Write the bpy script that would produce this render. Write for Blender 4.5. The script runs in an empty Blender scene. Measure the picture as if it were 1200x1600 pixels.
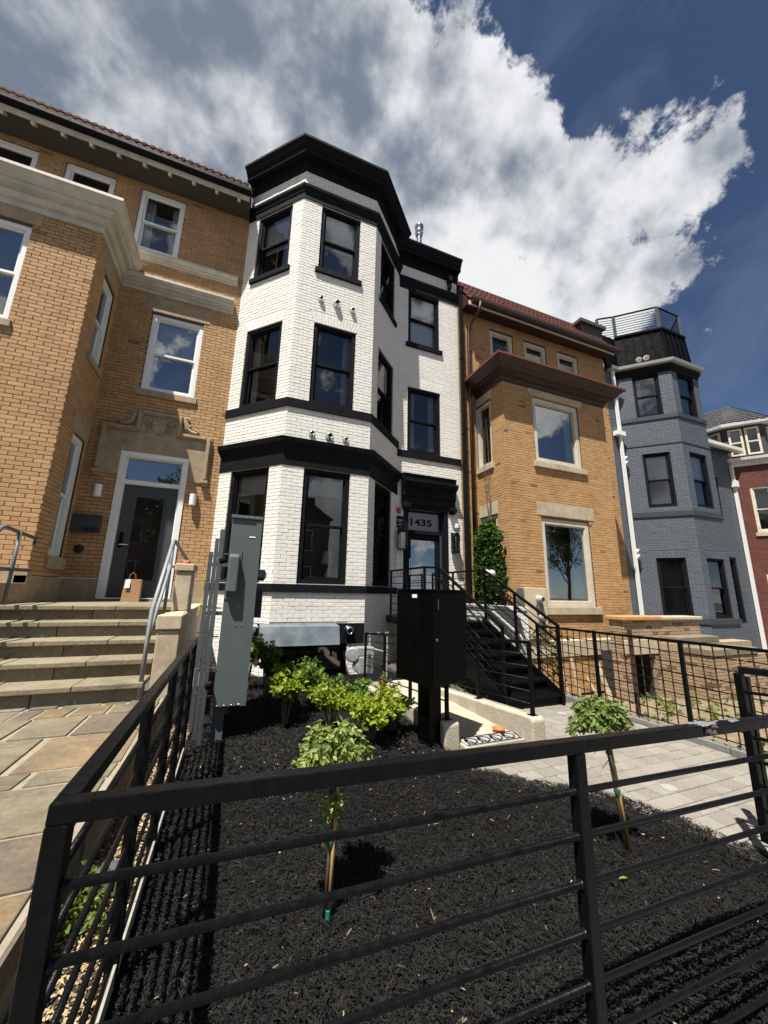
import bpy, math, random
import numpy as np
random.seed(7); RNG = np.random.default_rng(7)
R = math.radians
scene = bpy.context.scene
COL = scene.collection
EYE = 1.47                       # eye height above the paving; everything below is written relative to the eye
# ------------------------------------------------------------------ camera
YAW, PIT, ROLL = R(21.41), R(12.227), R(1.2215)
def cam_axes():
    cy, sy, cp, sp, cr, sr = math.cos(YAW), math.sin(YAW), math.cos(PIT), math.sin(PIT), math.cos(ROLL), math.sin(ROLL)
    fw = np.array([sy*cp, cy*cp, sp]); rt = np.array([cy, -sy, 0.0]); up = np.cross(rt, fw)
    return cr*rt+sr*up, -sr*rt+cr*up, fw
AX = cam_axes()
FPX = 577.84
from mathutils import Matrix
cd = bpy.data.cameras.new('camera'); cam = bpy.data.objects.new('camera', cd); COL.objects.link(cam)
cd.sensor_fit = 'VERTICAL'; cd.sensor_height = 32.0; cd.lens = 32.0*FPX/1600; cd.clip_start = 0.02; cd.clip_end = 3000
m = Matrix.Identity(4)
for i in range(3):
    m[i][0] = AX[0][i]; m[i][1] = AX[1][i]; m[i][2] = -AX[2][i]
m[2][3] = EYE
cam.matrix_world = m
scene.camera = cam
def pxdir(x, y):
    v = AX[0]*(x-600)/FPX - AX[1]*(y-800)/FPX + AX[2]
    return v/np.linalg.norm(v)
# ------------------------------------------------------------------ world, sun, exposure
SUN = np.array([-0.333, -0.30, 1.0]); SUN /= np.linalg.norm(SUN)
sl = bpy.data.lights.new('sun', 'SUN'); so = bpy.data.objects.new('sun', sl); COL.objects.link(so)
sl.energy = 5.0; sl.angle = R(0.53); sl.color = (1.0, 0.955, 0.88)
from mathutils import Vector
so.rotation_euler = Vector(SUN).to_track_quat('Z', 'Y').to_euler(); so.location = (-8, -8, 24)
vs = scene.view_settings
vs.view_transform = 'Standard'; vs.look = 'None'; vs.gamma = 1.0; vs.exposure = 0.9; vs.use_curve_mapping = False
scene.render.engine = 'CYCLES'
cy = scene.cycles
cy.use_denoising = True; cy.max_bounces = 6; cy.diffuse_bounces = 2; cy.glossy_bounces = 3; cy.transparent_max_bounces = 10; cy.transmission_bounces = 3
cy.caustics_reflective = False; cy.caustics_refractive = False; cy.sample_clamp_indirect = 8
world = bpy.data.worlds.new('World'); scene.world = world; world.use_nodes = True
wn = world.node_tree.nodes; wl = world.node_tree.links
for n in list(wn): wn.remove(n)
def N(nodes, t, **kw):
    n = nodes.new(t)
    for k, v in kw.items(): setattr(n, k, v)
    return n
def mth(nodes, links, op, a, b=None, c=None, clamp=False):
    n = nodes.new('ShaderNodeMath'); n.operation = op; n.use_clamp = clamp
    for i, v in enumerate((a, b, c)):
        if v is None: continue
        if isinstance(v, (int, float)): n.inputs[i].default_value = v
        else: links.new(v, n.inputs[i])
    return n.outputs[0]
def build_world():
    nd, lk = wn, wl
    out = N(nd, 'ShaderNodeOutputWorld'); bg = N(nd, 'ShaderNodeBackground')
    sky = N(nd, 'ShaderNodeTexSky', sky_type='NISHITA', sun_disc=False)
    sky.sun_elevation = math.asin(SUN[2]); sky.sun_rotation = math.atan2(SUN[0], SUN[1]); sky.altitude = 100; sky.air_density = 0.62; sky.dust_density = 0.1; sky.ozone_density = 3.5
    tc = N(nd, 'ShaderNodeTexCoord'); gen = tc.outputs['Generated']
    def noise(scale, detail, rough, dist=0.0, off=(0, 0, 0), lac=2.0):
        mp = N(nd, 'ShaderNodeMapping'); mp.inputs['Location'].default_value = off; lk.new(gen, mp.inputs['Vector'])
        t = N(nd, 'ShaderNodeTexNoise'); t.inputs['Scale'].default_value = scale; t.inputs['Detail'].default_value = detail
        t.inputs['Roughness'].default_value = rough; t.inputs['Distortion'].default_value = dist; t.inputs['Lacunarity'].default_value = lac
        lk.new(mp.outputs[0], t.inputs['Vector']); return t.outputs['Fac']
    def blob(px, py, rpx):                         # soft bump round one direction of the sky
        c = pxdir(px, py); e = pxdir(px+rpx*.707, py+rpx*.707); r = math.acos(float(np.clip(c@e, -1, 1)))
        dn = N(nd, 'ShaderNodeVectorMath', operation='DOT_PRODUCT'); lk.new(gen, dn.inputs[0]); dn.inputs[1].default_value = c
        a = mth(nd, lk, 'ARCCOSINE', dn.outputs['Value'])
        return mth(nd, lk, 'MULTIPLY_ADD', a, -1/0.30, r/0.30)
    cov = None
    for b in ((0, 60, 560), (330, 150, 360), (560, 260, 215), (640, 350, 220), (735, 290, 150), (830, 325, 115), (930, 312, 92), (1025, 296, 62), (1092, 258, 26), (860, 405, 90), (985, 450, 62), (1060, 425, 48), (1120, 408, 26), (1108, 522, 30), (700, 440, 150), (500, 40, 110), (800, 520, 150), (950, 490, 55)):
        v = blob(*b); cov = v if cov is None else mth(nd, lk, 'MAXIMUM', cov, v)
    # the rest of the sky, outside the big cloud bank, carries scattered clouds of the same kind
    sc_ = mth(nd, lk, 'MULTIPLY_ADD', noise(1.7, 2, 0.5, 0, (3.1, 1.7, 4.2)), 2.6, -1.30)
    dn = N(nd, 'ShaderNodeVectorMath', operation='DOT_PRODUCT'); lk.new(gen, dn.inputs[0]); dn.inputs[1].default_value = (0.25, 0.85, 0.46)
    away = mth(nd, lk, 'MULTIPLY_ADD', dn.outputs['Value'], -1.3, 0.75, clamp=True)
    sc2 = mth(nd, lk, 'ADD', sc_, mth(nd, lk, 'SUBTRACT', away, 0.9))
    cov = mth(nd, lk, 'MAXIMUM', cov, sc2)
    cov = mth(nd, lk, 'MINIMUM', cov, 0.85)
    f1 = noise(5.5, 11, 0.60); r1 = noise(7.0, 5, 0.55, 0, (4, 4, 1)); f1s = noise(7.0, 5, 0.55, 0, tuple(np.array((4, 4, 1))+SUN*0.30)); f2 = noise(17, 9, 0.68, 0.3, (5, 2, 1))
    det = mth(nd, lk, 'ADD', mth(nd, lk, 'MULTIPLY', mth(nd, lk, 'SUBTRACT', f1, 0.5), 1.15), mth(nd, lk, 'MULTIPLY', mth(nd, lk, 'SUBTRACT', f2, 0.5), 0.62))
    den = mth(nd, lk, 'ADD', cov, det)
    mr = N(nd, 'ShaderNodeMapRange', interpolation_type='SMOOTHSTEP'); mr.inputs['From Min'].default_value = 0.0; mr.inputs['From Max'].default_value = 0.12; lk.new(den, mr.inputs['Value'])
    mask = mr.outputs[0]
    # thickness: thick parts are grey underneath, thin ragged edges stay white
    g1 = noise(2.6, 7, 0.52, 0.0, (1.3, 8.2, 2.2)); g2 = noise(7, 8, 0.55, 0.0, (7.3, 0.4, 6.1))
    thick = mth(nd, lk, 'MAXIMUM', mth(nd, lk, 'MAXIMUM', blob(150, 60, 600), mth(nd, lk, 'MULTIPLY', blob(430, 190, 320), 0.8)), 0.0)
    thick = mth(nd, lk, 'MINIMUM', mth(nd, lk, 'MULTIPLY', thick, 0.38), 0.33)
    gsum = mth(nd, lk, 'ADD', mth(nd, lk, 'MULTIPLY', g1, 0.9), mth(nd, lk, 'MULTIPLY', g2, 0.6))
    gsum = mth(nd, lk, 'ADD', gsum, thick)
    gsum = mth(nd, lk, 'ADD', gsum, mth(nd, lk, 'MULTIPLY', mth(nd, lk, 'SUBTRACT', f1s, r1), 0.75))  # sunlit and shaded sides of the billows, put into the cloud colour
    mr2 = N(nd, 'ShaderNodeMapRange', interpolation_type='SMOOTHSTEP'); mr2.inputs['From Min'].default_value = 0.62; mr2.inputs['From Max'].default_value = 1.12; lk.new(gsum, mr2.inputs['Value'])
    ramp = N(nd, 'ShaderNodeMix', data_type='RGBA'); lk.new(mr2.outputs[0], ramp.inputs['Factor'])
    ramp.inputs['A'].default_value = (0.475, 0.48, 0.49, 1); ramp.inputs['B'].default_value = (0.100, 0.122, 0.160, 1)
    sks = N(nd, 'ShaderNodeMix', data_type='RGBA', blend_type='MULTIPLY'); sks.inputs['Factor'].default_value = 1; lk.new(sky.outputs[0], sks.inputs['A']); sks.inputs['B'].default_value = (SKY, SKY, SKY, 1)
    # thin high veil, a little stronger low down
    veil = noise(4.0, 5, 0.6, 1.2, (2, 9, 4)); mv = N(nd, 'ShaderNodeMapRange'); mv.inputs['From Min'].default_value = 0.5; mv.inputs['From Max'].default_value = 0.9; mv.inputs['To Max'].default_value = 0.18; lk.new(veil, mv.inputs['Value'])
    mx0 = N(nd, 'ShaderNodeMix', data_type='RGBA'); lk.new(mv.outputs[0], mx0.inputs['Factor']); lk.new(sks.outputs['Result'], mx0.inputs['A']); mx0.inputs['B'].default_value = (0.25, 0.28, 0.33, 1)
    mx = N(nd, 'ShaderNodeMix', data_type='RGBA'); lk.new(mask, mx.inputs['Factor']); lk.new(mx0.outputs['Result'], mx.inputs['A']); lk.new(ramp.outputs['Result'], mx.inputs['B'])
    lk.new(mx.outputs['Result'], bg.inputs['Color']); bg.inputs['Strength'].default_value = 1.0
    lk.new(bg.outputs[0], out.inputs['Surface'])
SKY = 0.05
build_world()
# ------------------------------------------------------------------ materials
MATS = {}
def mat(name, c, c2=None, rough=0.6, metal=0.0, ns=3.0, bump=0.0, bs=60.0, rnd=None, odd=None, spec=0.5, coat=0.0, stain=0.0, stretch=None, rvar=0.0, spk=0.0, streak=0.0):
    """procedural surface: colour c..c2 by world-space noise (and per piece random), fine relief, optional stains"""
    M_ = bpy.data.materials.new(name); M_.use_nodes = True; nt = M_.node_tree; nd, lk = nt.nodes, nt.links
    b = nd['Principled BSDF']; b.inputs['Roughness'].default_value = rough; b.inputs['Metallic'].default_value = metal
    b.inputs['Specular IOR Level'].default_value = spec; b.inputs['Coat Weight'].default_value = coat
    c2 = c2 or c
    geo = N(nd, 'ShaderNodeNewGeometry'); pos = geo.outputs['Position']
    if stretch:
        mp = N(nd, 'ShaderNodeMapping'); mp.inputs['Scale'].default_value = stretch; lk.new(pos, mp.inputs['Vector']); pos = mp.outputs[0]
    t = N(nd, 'ShaderNodeTexNoise'); t.inputs['Scale'].default_value = ns; t.inputs['Detail'].default_value = 6; t.inputs['Roughness'].default_value = 0.65; lk.new(pos, t.inputs['Vector'])
    mr = N(nd, 'ShaderNodeMapRange'); mr.inputs['From Min'].default_value = 0.32; mr.inputs['From Max'].default_value = 0.68; lk.new(t.outputs['Fac'], mr.inputs['Value'])
    fac = mr.outputs[0]
    rv = None
    if rnd:
        if rnd == 'attr':
            a = N(nd, 'ShaderNodeAttribute'); a.attribute_name = 'rnd'; rv = a.outputs['Fac']
        else:
            oi = N(nd, 'ShaderNodeObjectInfo'); rv = oi.outputs['Random']
        fac = mth(nd, lk, 'ADD', mth(nd, lk, 'MULTIPLY', fac, 0.35), mth(nd, lk, 'MULTIPLY', rv, 0.65))
    mx = N(nd, 'ShaderNodeMix', data_type='RGBA'); lk.new(fac, mx.inputs['Factor']); mx.inputs['A'].default_value = (*c, 1); mx.inputs['B'].default_value = (*c2, 1)
    col = mx.outputs['Result']
    if odd and rv is not None:
        for (lo, hi, oc) in odd:
            k = mth(nd, lk, 'MULTIPLY', mth(nd, lk, 'GREATER_THAN', rv, lo), mth(nd, lk, 'LESS_THAN', rv, hi))
            m2 = N(nd, 'ShaderNodeMix', data_type='RGBA'); lk.new(k, m2.inputs['Factor']); lk.new(col, m2.inputs['A']); m2.inputs['B'].default_value = (*oc, 1); col = m2.outputs['Result']
    if stain:
        t2 = N(nd, 'ShaderNodeTexNoise'); t2.inputs['Scale'].default_value = 1.3; t2.inputs['Detail'].default_value = 8; t2.inputs['Roughness'].default_value = 0.7; t2.inputs['Distortion'].default_value = 0.8; lk.new(pos, t2.inputs['Vector'])
        m3 = N(nd, 'ShaderNodeMapRange'); m3.inputs['From Min'].default_value = 0.48; m3.inputs['From Max'].default_value = 0.72; m3.inputs['To Max'].default_value = stain; lk.new(t2.outputs['Fac'], m3.inputs['Value'])
        m2 = N(nd, 'ShaderNodeMix', data_type='RGBA', blend_type='MULTIPLY'); lk.new(m3.outputs[0], m2.inputs['Factor']); lk.new(col, m2.inputs['A']); m2.inputs['B'].default_value = (0.45, 0.40, 0.34, 1); col = m2.outputs['Result']
    if streak:                                     # rain-washed dirt running down the wall
        ms_ = N(nd, 'ShaderNodeMapping'); ms_.inputs['Scale'].default_value = (7, 7, .45); lk.new(geo.outputs['Position'], ms_.inputs['Vector'])
        t5 = N(nd, 'ShaderNodeTexNoise'); t5.inputs['Scale'].default_value = 1.0; t5.inputs['Detail'].default_value = 7; t5.inputs['Roughness'].default_value = 0.7; lk.new(ms_.outputs[0], t5.inputs['Vector'])
        m5 = N(nd, 'ShaderNodeMapRange'); m5.inputs['From Min'].default_value = 0.52; m5.inputs['From Max'].default_value = 0.75; m5.inputs['To Max'].default_value = streak; lk.new(t5.outputs['Fac'], m5.inputs['Value'])
        x5 = N(nd, 'ShaderNodeMix', data_type='RGBA', blend_type='MULTIPLY'); lk.new(m5.outputs[0], x5.inputs['Factor']); lk.new(col, x5.inputs['A']); x5.inputs['B'].default_value = (0.42, 0.40, 0.36, 1); col = x5.outputs['Result']
    if spk:
        t4 = N(nd, 'ShaderNodeTexNoise'); t4.inputs['Scale'].default_value = ns*7; t4.inputs['Detail'].default_value = 8; t4.inputs['Roughness'].default_value = 0.75; t4.inputs['Distortion'].default_value = 0.6; lk.new(pos, t4.inputs['Vector'])
        m4 = N(nd, 'ShaderNodeMapRange'); m4.inputs['From Min'].default_value = 0.3; m4.inputs['From Max'].default_value = 0.7; m4.inputs['To Min'].default_value = 1-spk; m4.inputs['To Max'].default_value = 1+spk; lk.new(t4.outputs['Fac'], m4.inputs['Value'])
        v4 = N(nd, 'ShaderNodeVectorMath', operation='SCALE'); lk.new(col, v4.inputs[0]); lk.new(m4.outputs[0], v4.inputs['Scale']); col = v4.outputs[0]
    lk.new(col, b.inputs['Base Color'])
    if rvar:
        r2 = N(nd, 'ShaderNodeMapRange'); r2.inputs['To Min'].default_value = rough-rvar; r2.inputs['To Max'].default_value = rough+rvar; lk.new(mr.outputs[0], r2.inputs['Value']); lk.new(r2.outputs[0], b.inputs['Roughness'])
    if bump:
        t3 = N(nd, 'ShaderNodeTexNoise'); t3.inputs['Scale'].default_value = bs; t3.inputs['Detail'].default_value = 4; lk.new(pos, t3.inputs['Vector'])
        bp = N(nd, 'ShaderNodeBump'); bp.inputs['Strength'].default_value = bump; bp.inputs['Distance'].default_value = 0.01; lk.new(t3.outputs['Fac'], bp.inputs['Height']); lk.new(bp.outputs[0], b.inputs['Normal'])
    MATS[name] = M_
    return M_
def brickpair(name, c, c2, odd=None, **kw):
    return mat(name+'_field', c, c2, rnd='attr', odd=odd, **kw), mat(name+'_piece', c, c2, rnd='obj', odd=odd, **kw)
def leafmat(name, c, c2, tr=0.45):
    M_ = bpy.data.materials.new(name); M_.use_nodes = True; nd, lk = M_.node_tree.nodes, M_.node_tree.links
    b = nd['Principled BSDF']; out = nd['Material Output']
    a = N(nd, 'ShaderNodeAttribute'); a.attribute_name = 'rnd'
    mx = N(nd, 'ShaderNodeMix', data_type='RGBA'); lk.new(a.outputs['Fac'], mx.inputs['Factor']); mx.inputs['A'].default_value = (*c, 1); mx.inputs['B'].default_value = (*c2, 1)
    lk.new(mx.outputs['Result'], b.inputs['Base Color']); b.inputs['Roughness'].default_value = 0.45; b.inputs['Specular IOR Level'].default_value = 0.35
    t = N(nd, 'ShaderNodeBsdfTranslucent'); lk.new(mx.outputs['Result'], t.inputs['Color'])
    ms = N(nd, 'ShaderNodeMixShader'); ms.inputs[0].default_value = tr; lk.new(b.outputs[0], ms.inputs[1]); lk.new(t.outputs[0], ms.inputs[2]); lk.new(ms.outputs[0], out.inputs['Surface'])
    return M_
def glassmat(name, refl=0.30, tint=(0.55, 0.6, 0.62), wob=0.0):
    M_ = bpy.data.materials.new(name); M_.use_nodes = True; nd, lk = M_.node_tree.nodes, M_.node_tree.links
    for n in list(nd): nd.remove(n)
    out = N(nd, 'ShaderNodeOutputMaterial'); g = N(nd, 'ShaderNodeBsdfGlossy'); g.inputs['Roughness'].default_value = 0.012; g.inputs['Color'].default_value = (0.95, 0.95, 0.93, 1)
    t = N(nd, 'ShaderNodeBsdfTransparent'); t.inputs['Color'].default_value = (*tint, 1)
    lw = N(nd, 'ShaderNodeLayerWeight'); lw.inputs['Blend'].default_value = 0.25
    f = mth(nd, lk, 'MULTIPLY_ADD', lw.outputs['Fresnel'], 0.9, refl, clamp=True)
    ms = N(nd, 'ShaderNodeMixShader'); lk.new(f, ms.inputs[0]); lk.new(t.outputs[0], ms.inputs[1]); lk.new(g.outputs[0], ms.inputs[2]); lk.new(ms.outputs[0], out.inputs['Surface'])
    if wob:
        geo = N(nd, 'ShaderNodeNewGeometry'); tx = N(nd, 'ShaderNodeTexNoise'); tx.inputs['Scale'].default_value = 2.2; tx.inputs['Detail'].default_value = 1; lk.new(geo.outputs['Position'], tx.inputs['Vector'])
        bp = N(nd, 'ShaderNodeBump'); bp.inputs['Strength'].default_value = wob; bp.inputs['Distance'].default_value = 0.02; lk.new(tx.outputs['Fac'], bp.inputs['Height']); lk.new(bp.outputs[0], g.inputs['Normal'])
    return M_
# ------------------------------------------------------------------ mesh helpers
ORG = {}                          # origin (relative-to-eye frame) of every linked object
class MB:
    def __init__(s): s.v = []; s.f = []; s.r = []
    def add(s, vs, fs, rnd=0.5):
        k = len(s.v); s.v.extend(vs); s.f.extend([tuple(i+k for i in f) for f in fs]); s.r.extend([rnd]*len(fs)); return s
    def frame(s, o, a, b, c, rnd=0.5):             # box spanned by three vectors from corner o (a x b pointing along c)
        o, a, b, c = map(np.asarray, (o, a, b, c))
        P = [o, o+a, o+a+b, o+b, o+c, o+a+c, o+a+b+c, o+b+c]
        if np.dot(np.cross(a, b), c) < 0: P = [P[i] for i in (4, 5, 6, 7, 0, 1, 2, 3)]
        return s.add([tuple(p) for p in P], [(3, 2, 1, 0), (4, 5, 6, 7), (0, 1, 5, 4), (1, 2, 6, 5), (2, 3, 7, 6), (3, 0, 4, 7)], rnd)
    def box(s, x0, x1, y0, y1, z0, z1, rnd=0.5):
        return s.frame((x0, y0, z0), (x1-x0, 0, 0), (0, y1-y0, 0), (0, 0, z1-z0), rnd)
    def bar(s, p, q, w, h, up=(0, 0, 1)):          # rectangular bar from p to q centred on its axis
        p, q = np.array(p, float), np.array(q, float); t = q-p; sd = np.cross(t, up); sd = sd/np.linalg.norm(sd)*w; u = np.cross(sd, t); u = u/np.linalg.norm(u)*h
        return s.frame(p-sd/2-u/2, t, sd, u)
    def tube(s, pts, r, n=10, cap=True):
        pts = [np.array(p, float) for p in pts]; rr = r if isinstance(r, (list, tuple)) else [r]*len(pts); k = len(s.v); prev = None
        for i, p in enumerate(pts):
            t = pts[min(i+1, len(pts)-1)]-pts[max(i-1, 0)]; t /= np.linalg.norm(t)
            a = np.array((0, 0, 1.)) if abs(t[2]) < .95 else np.array((1., 0, 0))
            if prev is not None: a = prev
            x = np.cross(a, t); x /= np.linalg.norm(x); y = np.cross(t, x); prev = y
            for j in range(n):
                g = 2*math.pi*j/n; s.v.append(tuple(p+rr[i]*(math.cos(g)*x+math.sin(g)*y)))
        m_ = len(pts)
        for i in range(m_-1):
            for j in range(n):
                s.f.append((k+i*n+j, k+i*n+(j+1) % n, k+(i+1)*n+(j+1) % n, k+(i+1)*n+j)); s.r.append(0.5)
        if cap:
            s.f.append(tuple(k+j for j in range(n))[::-1]); s.f.append(tuple(k+(m_-1)*n+j for j in range(n))); s.r += [0.5, 0.5]
        return s
    def lathe(s, c, prof, n=16, axis=(0, 0, 1)):   # prof: list of (r, h) along axis
        ax = np.array(axis, float); ax /= np.linalg.norm(ax); a = np.array((0, 0, 1.)) if abs(ax[2]) < .9 else np.array((1., 0, 0))
        x = np.cross(a, ax); x /= np.linalg.norm(x); y = np.cross(ax, x); k = len(s.v); c = np.array(c, float)
        for (r, h) in prof:
            for j in range(n):
                g = 2*math.pi*j/n; s.v.append(tuple(c+ax*h+max(r, 1e-4)*(math.cos(g)*x+math.sin(g)*y)))
        for i in range(len(prof)-1):
            for j in range(n):
                s.f.append((k+i*n+j, k+i*n+(j+1) % n, k+(i+1)*n+(j+1) % n, k+(i+1)*n+j)); s.r.append(0.5)
        return s
    def prism(s, poly, d, rnd=0.5):                # polygon (list of 3d points) extruded by vector d
        n = len(poly); k = len(s.v); d = np.array(d, float); P = [np.array(p, float) for p in poly]
        nrm = sum((np.cross(P[i]-P[0], P[(i+1) % n]-P[0]) for i in range(1, n-1)), np.zeros(3))
        if nrm@d > 0: P = P[::-1]
        s.v += [tuple(p) for p in P]+[tuple(p+d) for p in P]
        s.f.append(tuple(range(k, k+n))); s.f.append(tuple(range(k+2*n-1, k+n-1, -1))); s.r += [rnd, rnd]
        for i in range(n):
            j = (i+1) % n; s.f.append((k+j, k+i, k+n+i, k+n+j)); s.r.append(rnd)
        return s
    def build(s, name, mt, parent=None, smooth=False, kind=None, label=None, bevel=0.0, origin=None):
        V = np.array(s.v, dtype=np.float64); lo, hi = V.min(0), V.max(0)
        org = np.array(origin) if origin is not None else np.array([(lo[0]+hi[0])/2, (lo[1]+hi[1])/2, lo[2]])
        me = bpy.data.meshes.new(name); me.from_pydata((V-org).tolist(), [], s.f); me.materials.append(mt)
        at = me.attributes.new('rnd', 'FLOAT', 'FACE'); at.data.foreach_set('value', np.array(s.r, dtype=np.float32))
        if smooth: me.polygons.foreach_set('use_smooth', [True]*len(me.polygons))
        me.update()
        o = bpy.data.objects.new(name, me); link(o, org, parent)
        if bevel:
            b = o.modifiers.new('bevel', 'BEVEL'); b.width = bevel; b.segments = 2; b.limit_method = 'ANGLE'; b.angle_limit = R(40)
        if kind: o['kind'] = kind
        if label: o['label'] = label
        return o
def link(o, org, parent=None):
    org = np.array(org, float)
    COL.objects.link(o); o.parent = parent
    base = ORG[parent] if parent is not None else np.array((0, 0, -EYE))
    o.location = tuple(org-base); ORG[o] = org
    return o
def thing(name, label, cat, loc, group=None):
    o = bpy.data.objects.new(name, None); o.empty_display_size = 0.2; link(o, loc); tag(o, label, cat, group); return o
def tag(o, label, cat, group=None):
    o['label'] = label; o['category'] = cat
    if group: o['group'] = group
    return o
def bx(name, mt, parent, *a, **k): return MB().box(*a).build(name, mt, parent, **k)
class Facet:
    """a vertical wall plane: u along it, n outwards (towards the street), z up"""
    def __init__(s, p0, p1):
        s.p = np.array((*p0, 0.)); d = np.array((*p1, 0.))-s.p; s.L = np.linalg.norm(d); s.t = d/s.L; s.n = np.array((s.t[1], -s.t[0], 0))
    def P(s, u, n, z): return s.p+s.t*u+s.n*n+np.array((0, 0, z))
    def box(s, mb, u0, u1, n0, n1, z0, z1, rnd=0.5): return mb.frame(s.P(u0, n0, z0), s.t*(u1-u0), s.n*(n1-n0), (0, 0, z1-z0), rnd)
def sweep(mb, path, prof, up=0.0):
    """mitred moulding: profile (outward, z) swept along a plan polyline"""
    P = [np.array(p, float) for p in path]; k = len(mb.v); n = len(prof); off = []
    for i in range(len(P)):
        ns = []
        if i > 0: t = P[i]-P[i-1]; t /= np.linalg.norm(t); ns.append(np.array((t[1], -t[0])))
        if i < len(P)-1: t = P[i+1]-P[i]; t /= np.linalg.norm(t); ns.append(np.array((t[1], -t[0])))
        if len(ns) == 1: off.append(ns[0])
        else: b = ns[0]+ns[1]; off.append(b/(b@ns[0]))
    for p, o in zip(P, off):
        for (d, z) in prof: q = p+o*d; mb.v.append((q[0], q[1], z+up))
    for i in range(len(P)-1):
        for j in range(n):
            jj = (j+1) % n
            mb.f.append((k+i*n+j, k+(i+1)*n+j, k+(i+1)*n+jj, k+i*n+jj)); mb.r.append(.5)
    mb.f.append(tuple(k+j for j in range(n))); mb.f.append(tuple(k+(len(P)-1)*n+j for j in range(n))[::-1]); mb.r += [.5, .5]
    return mb
def project(p):
    c = np.array([p@AX[0], p@AX[1], p@AX[2]])
    if c[2] <= .05: return None
    return 600+c[0]/c[2]*FPX, 800-c[1]/c[2]*FPX, c[2]
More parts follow.
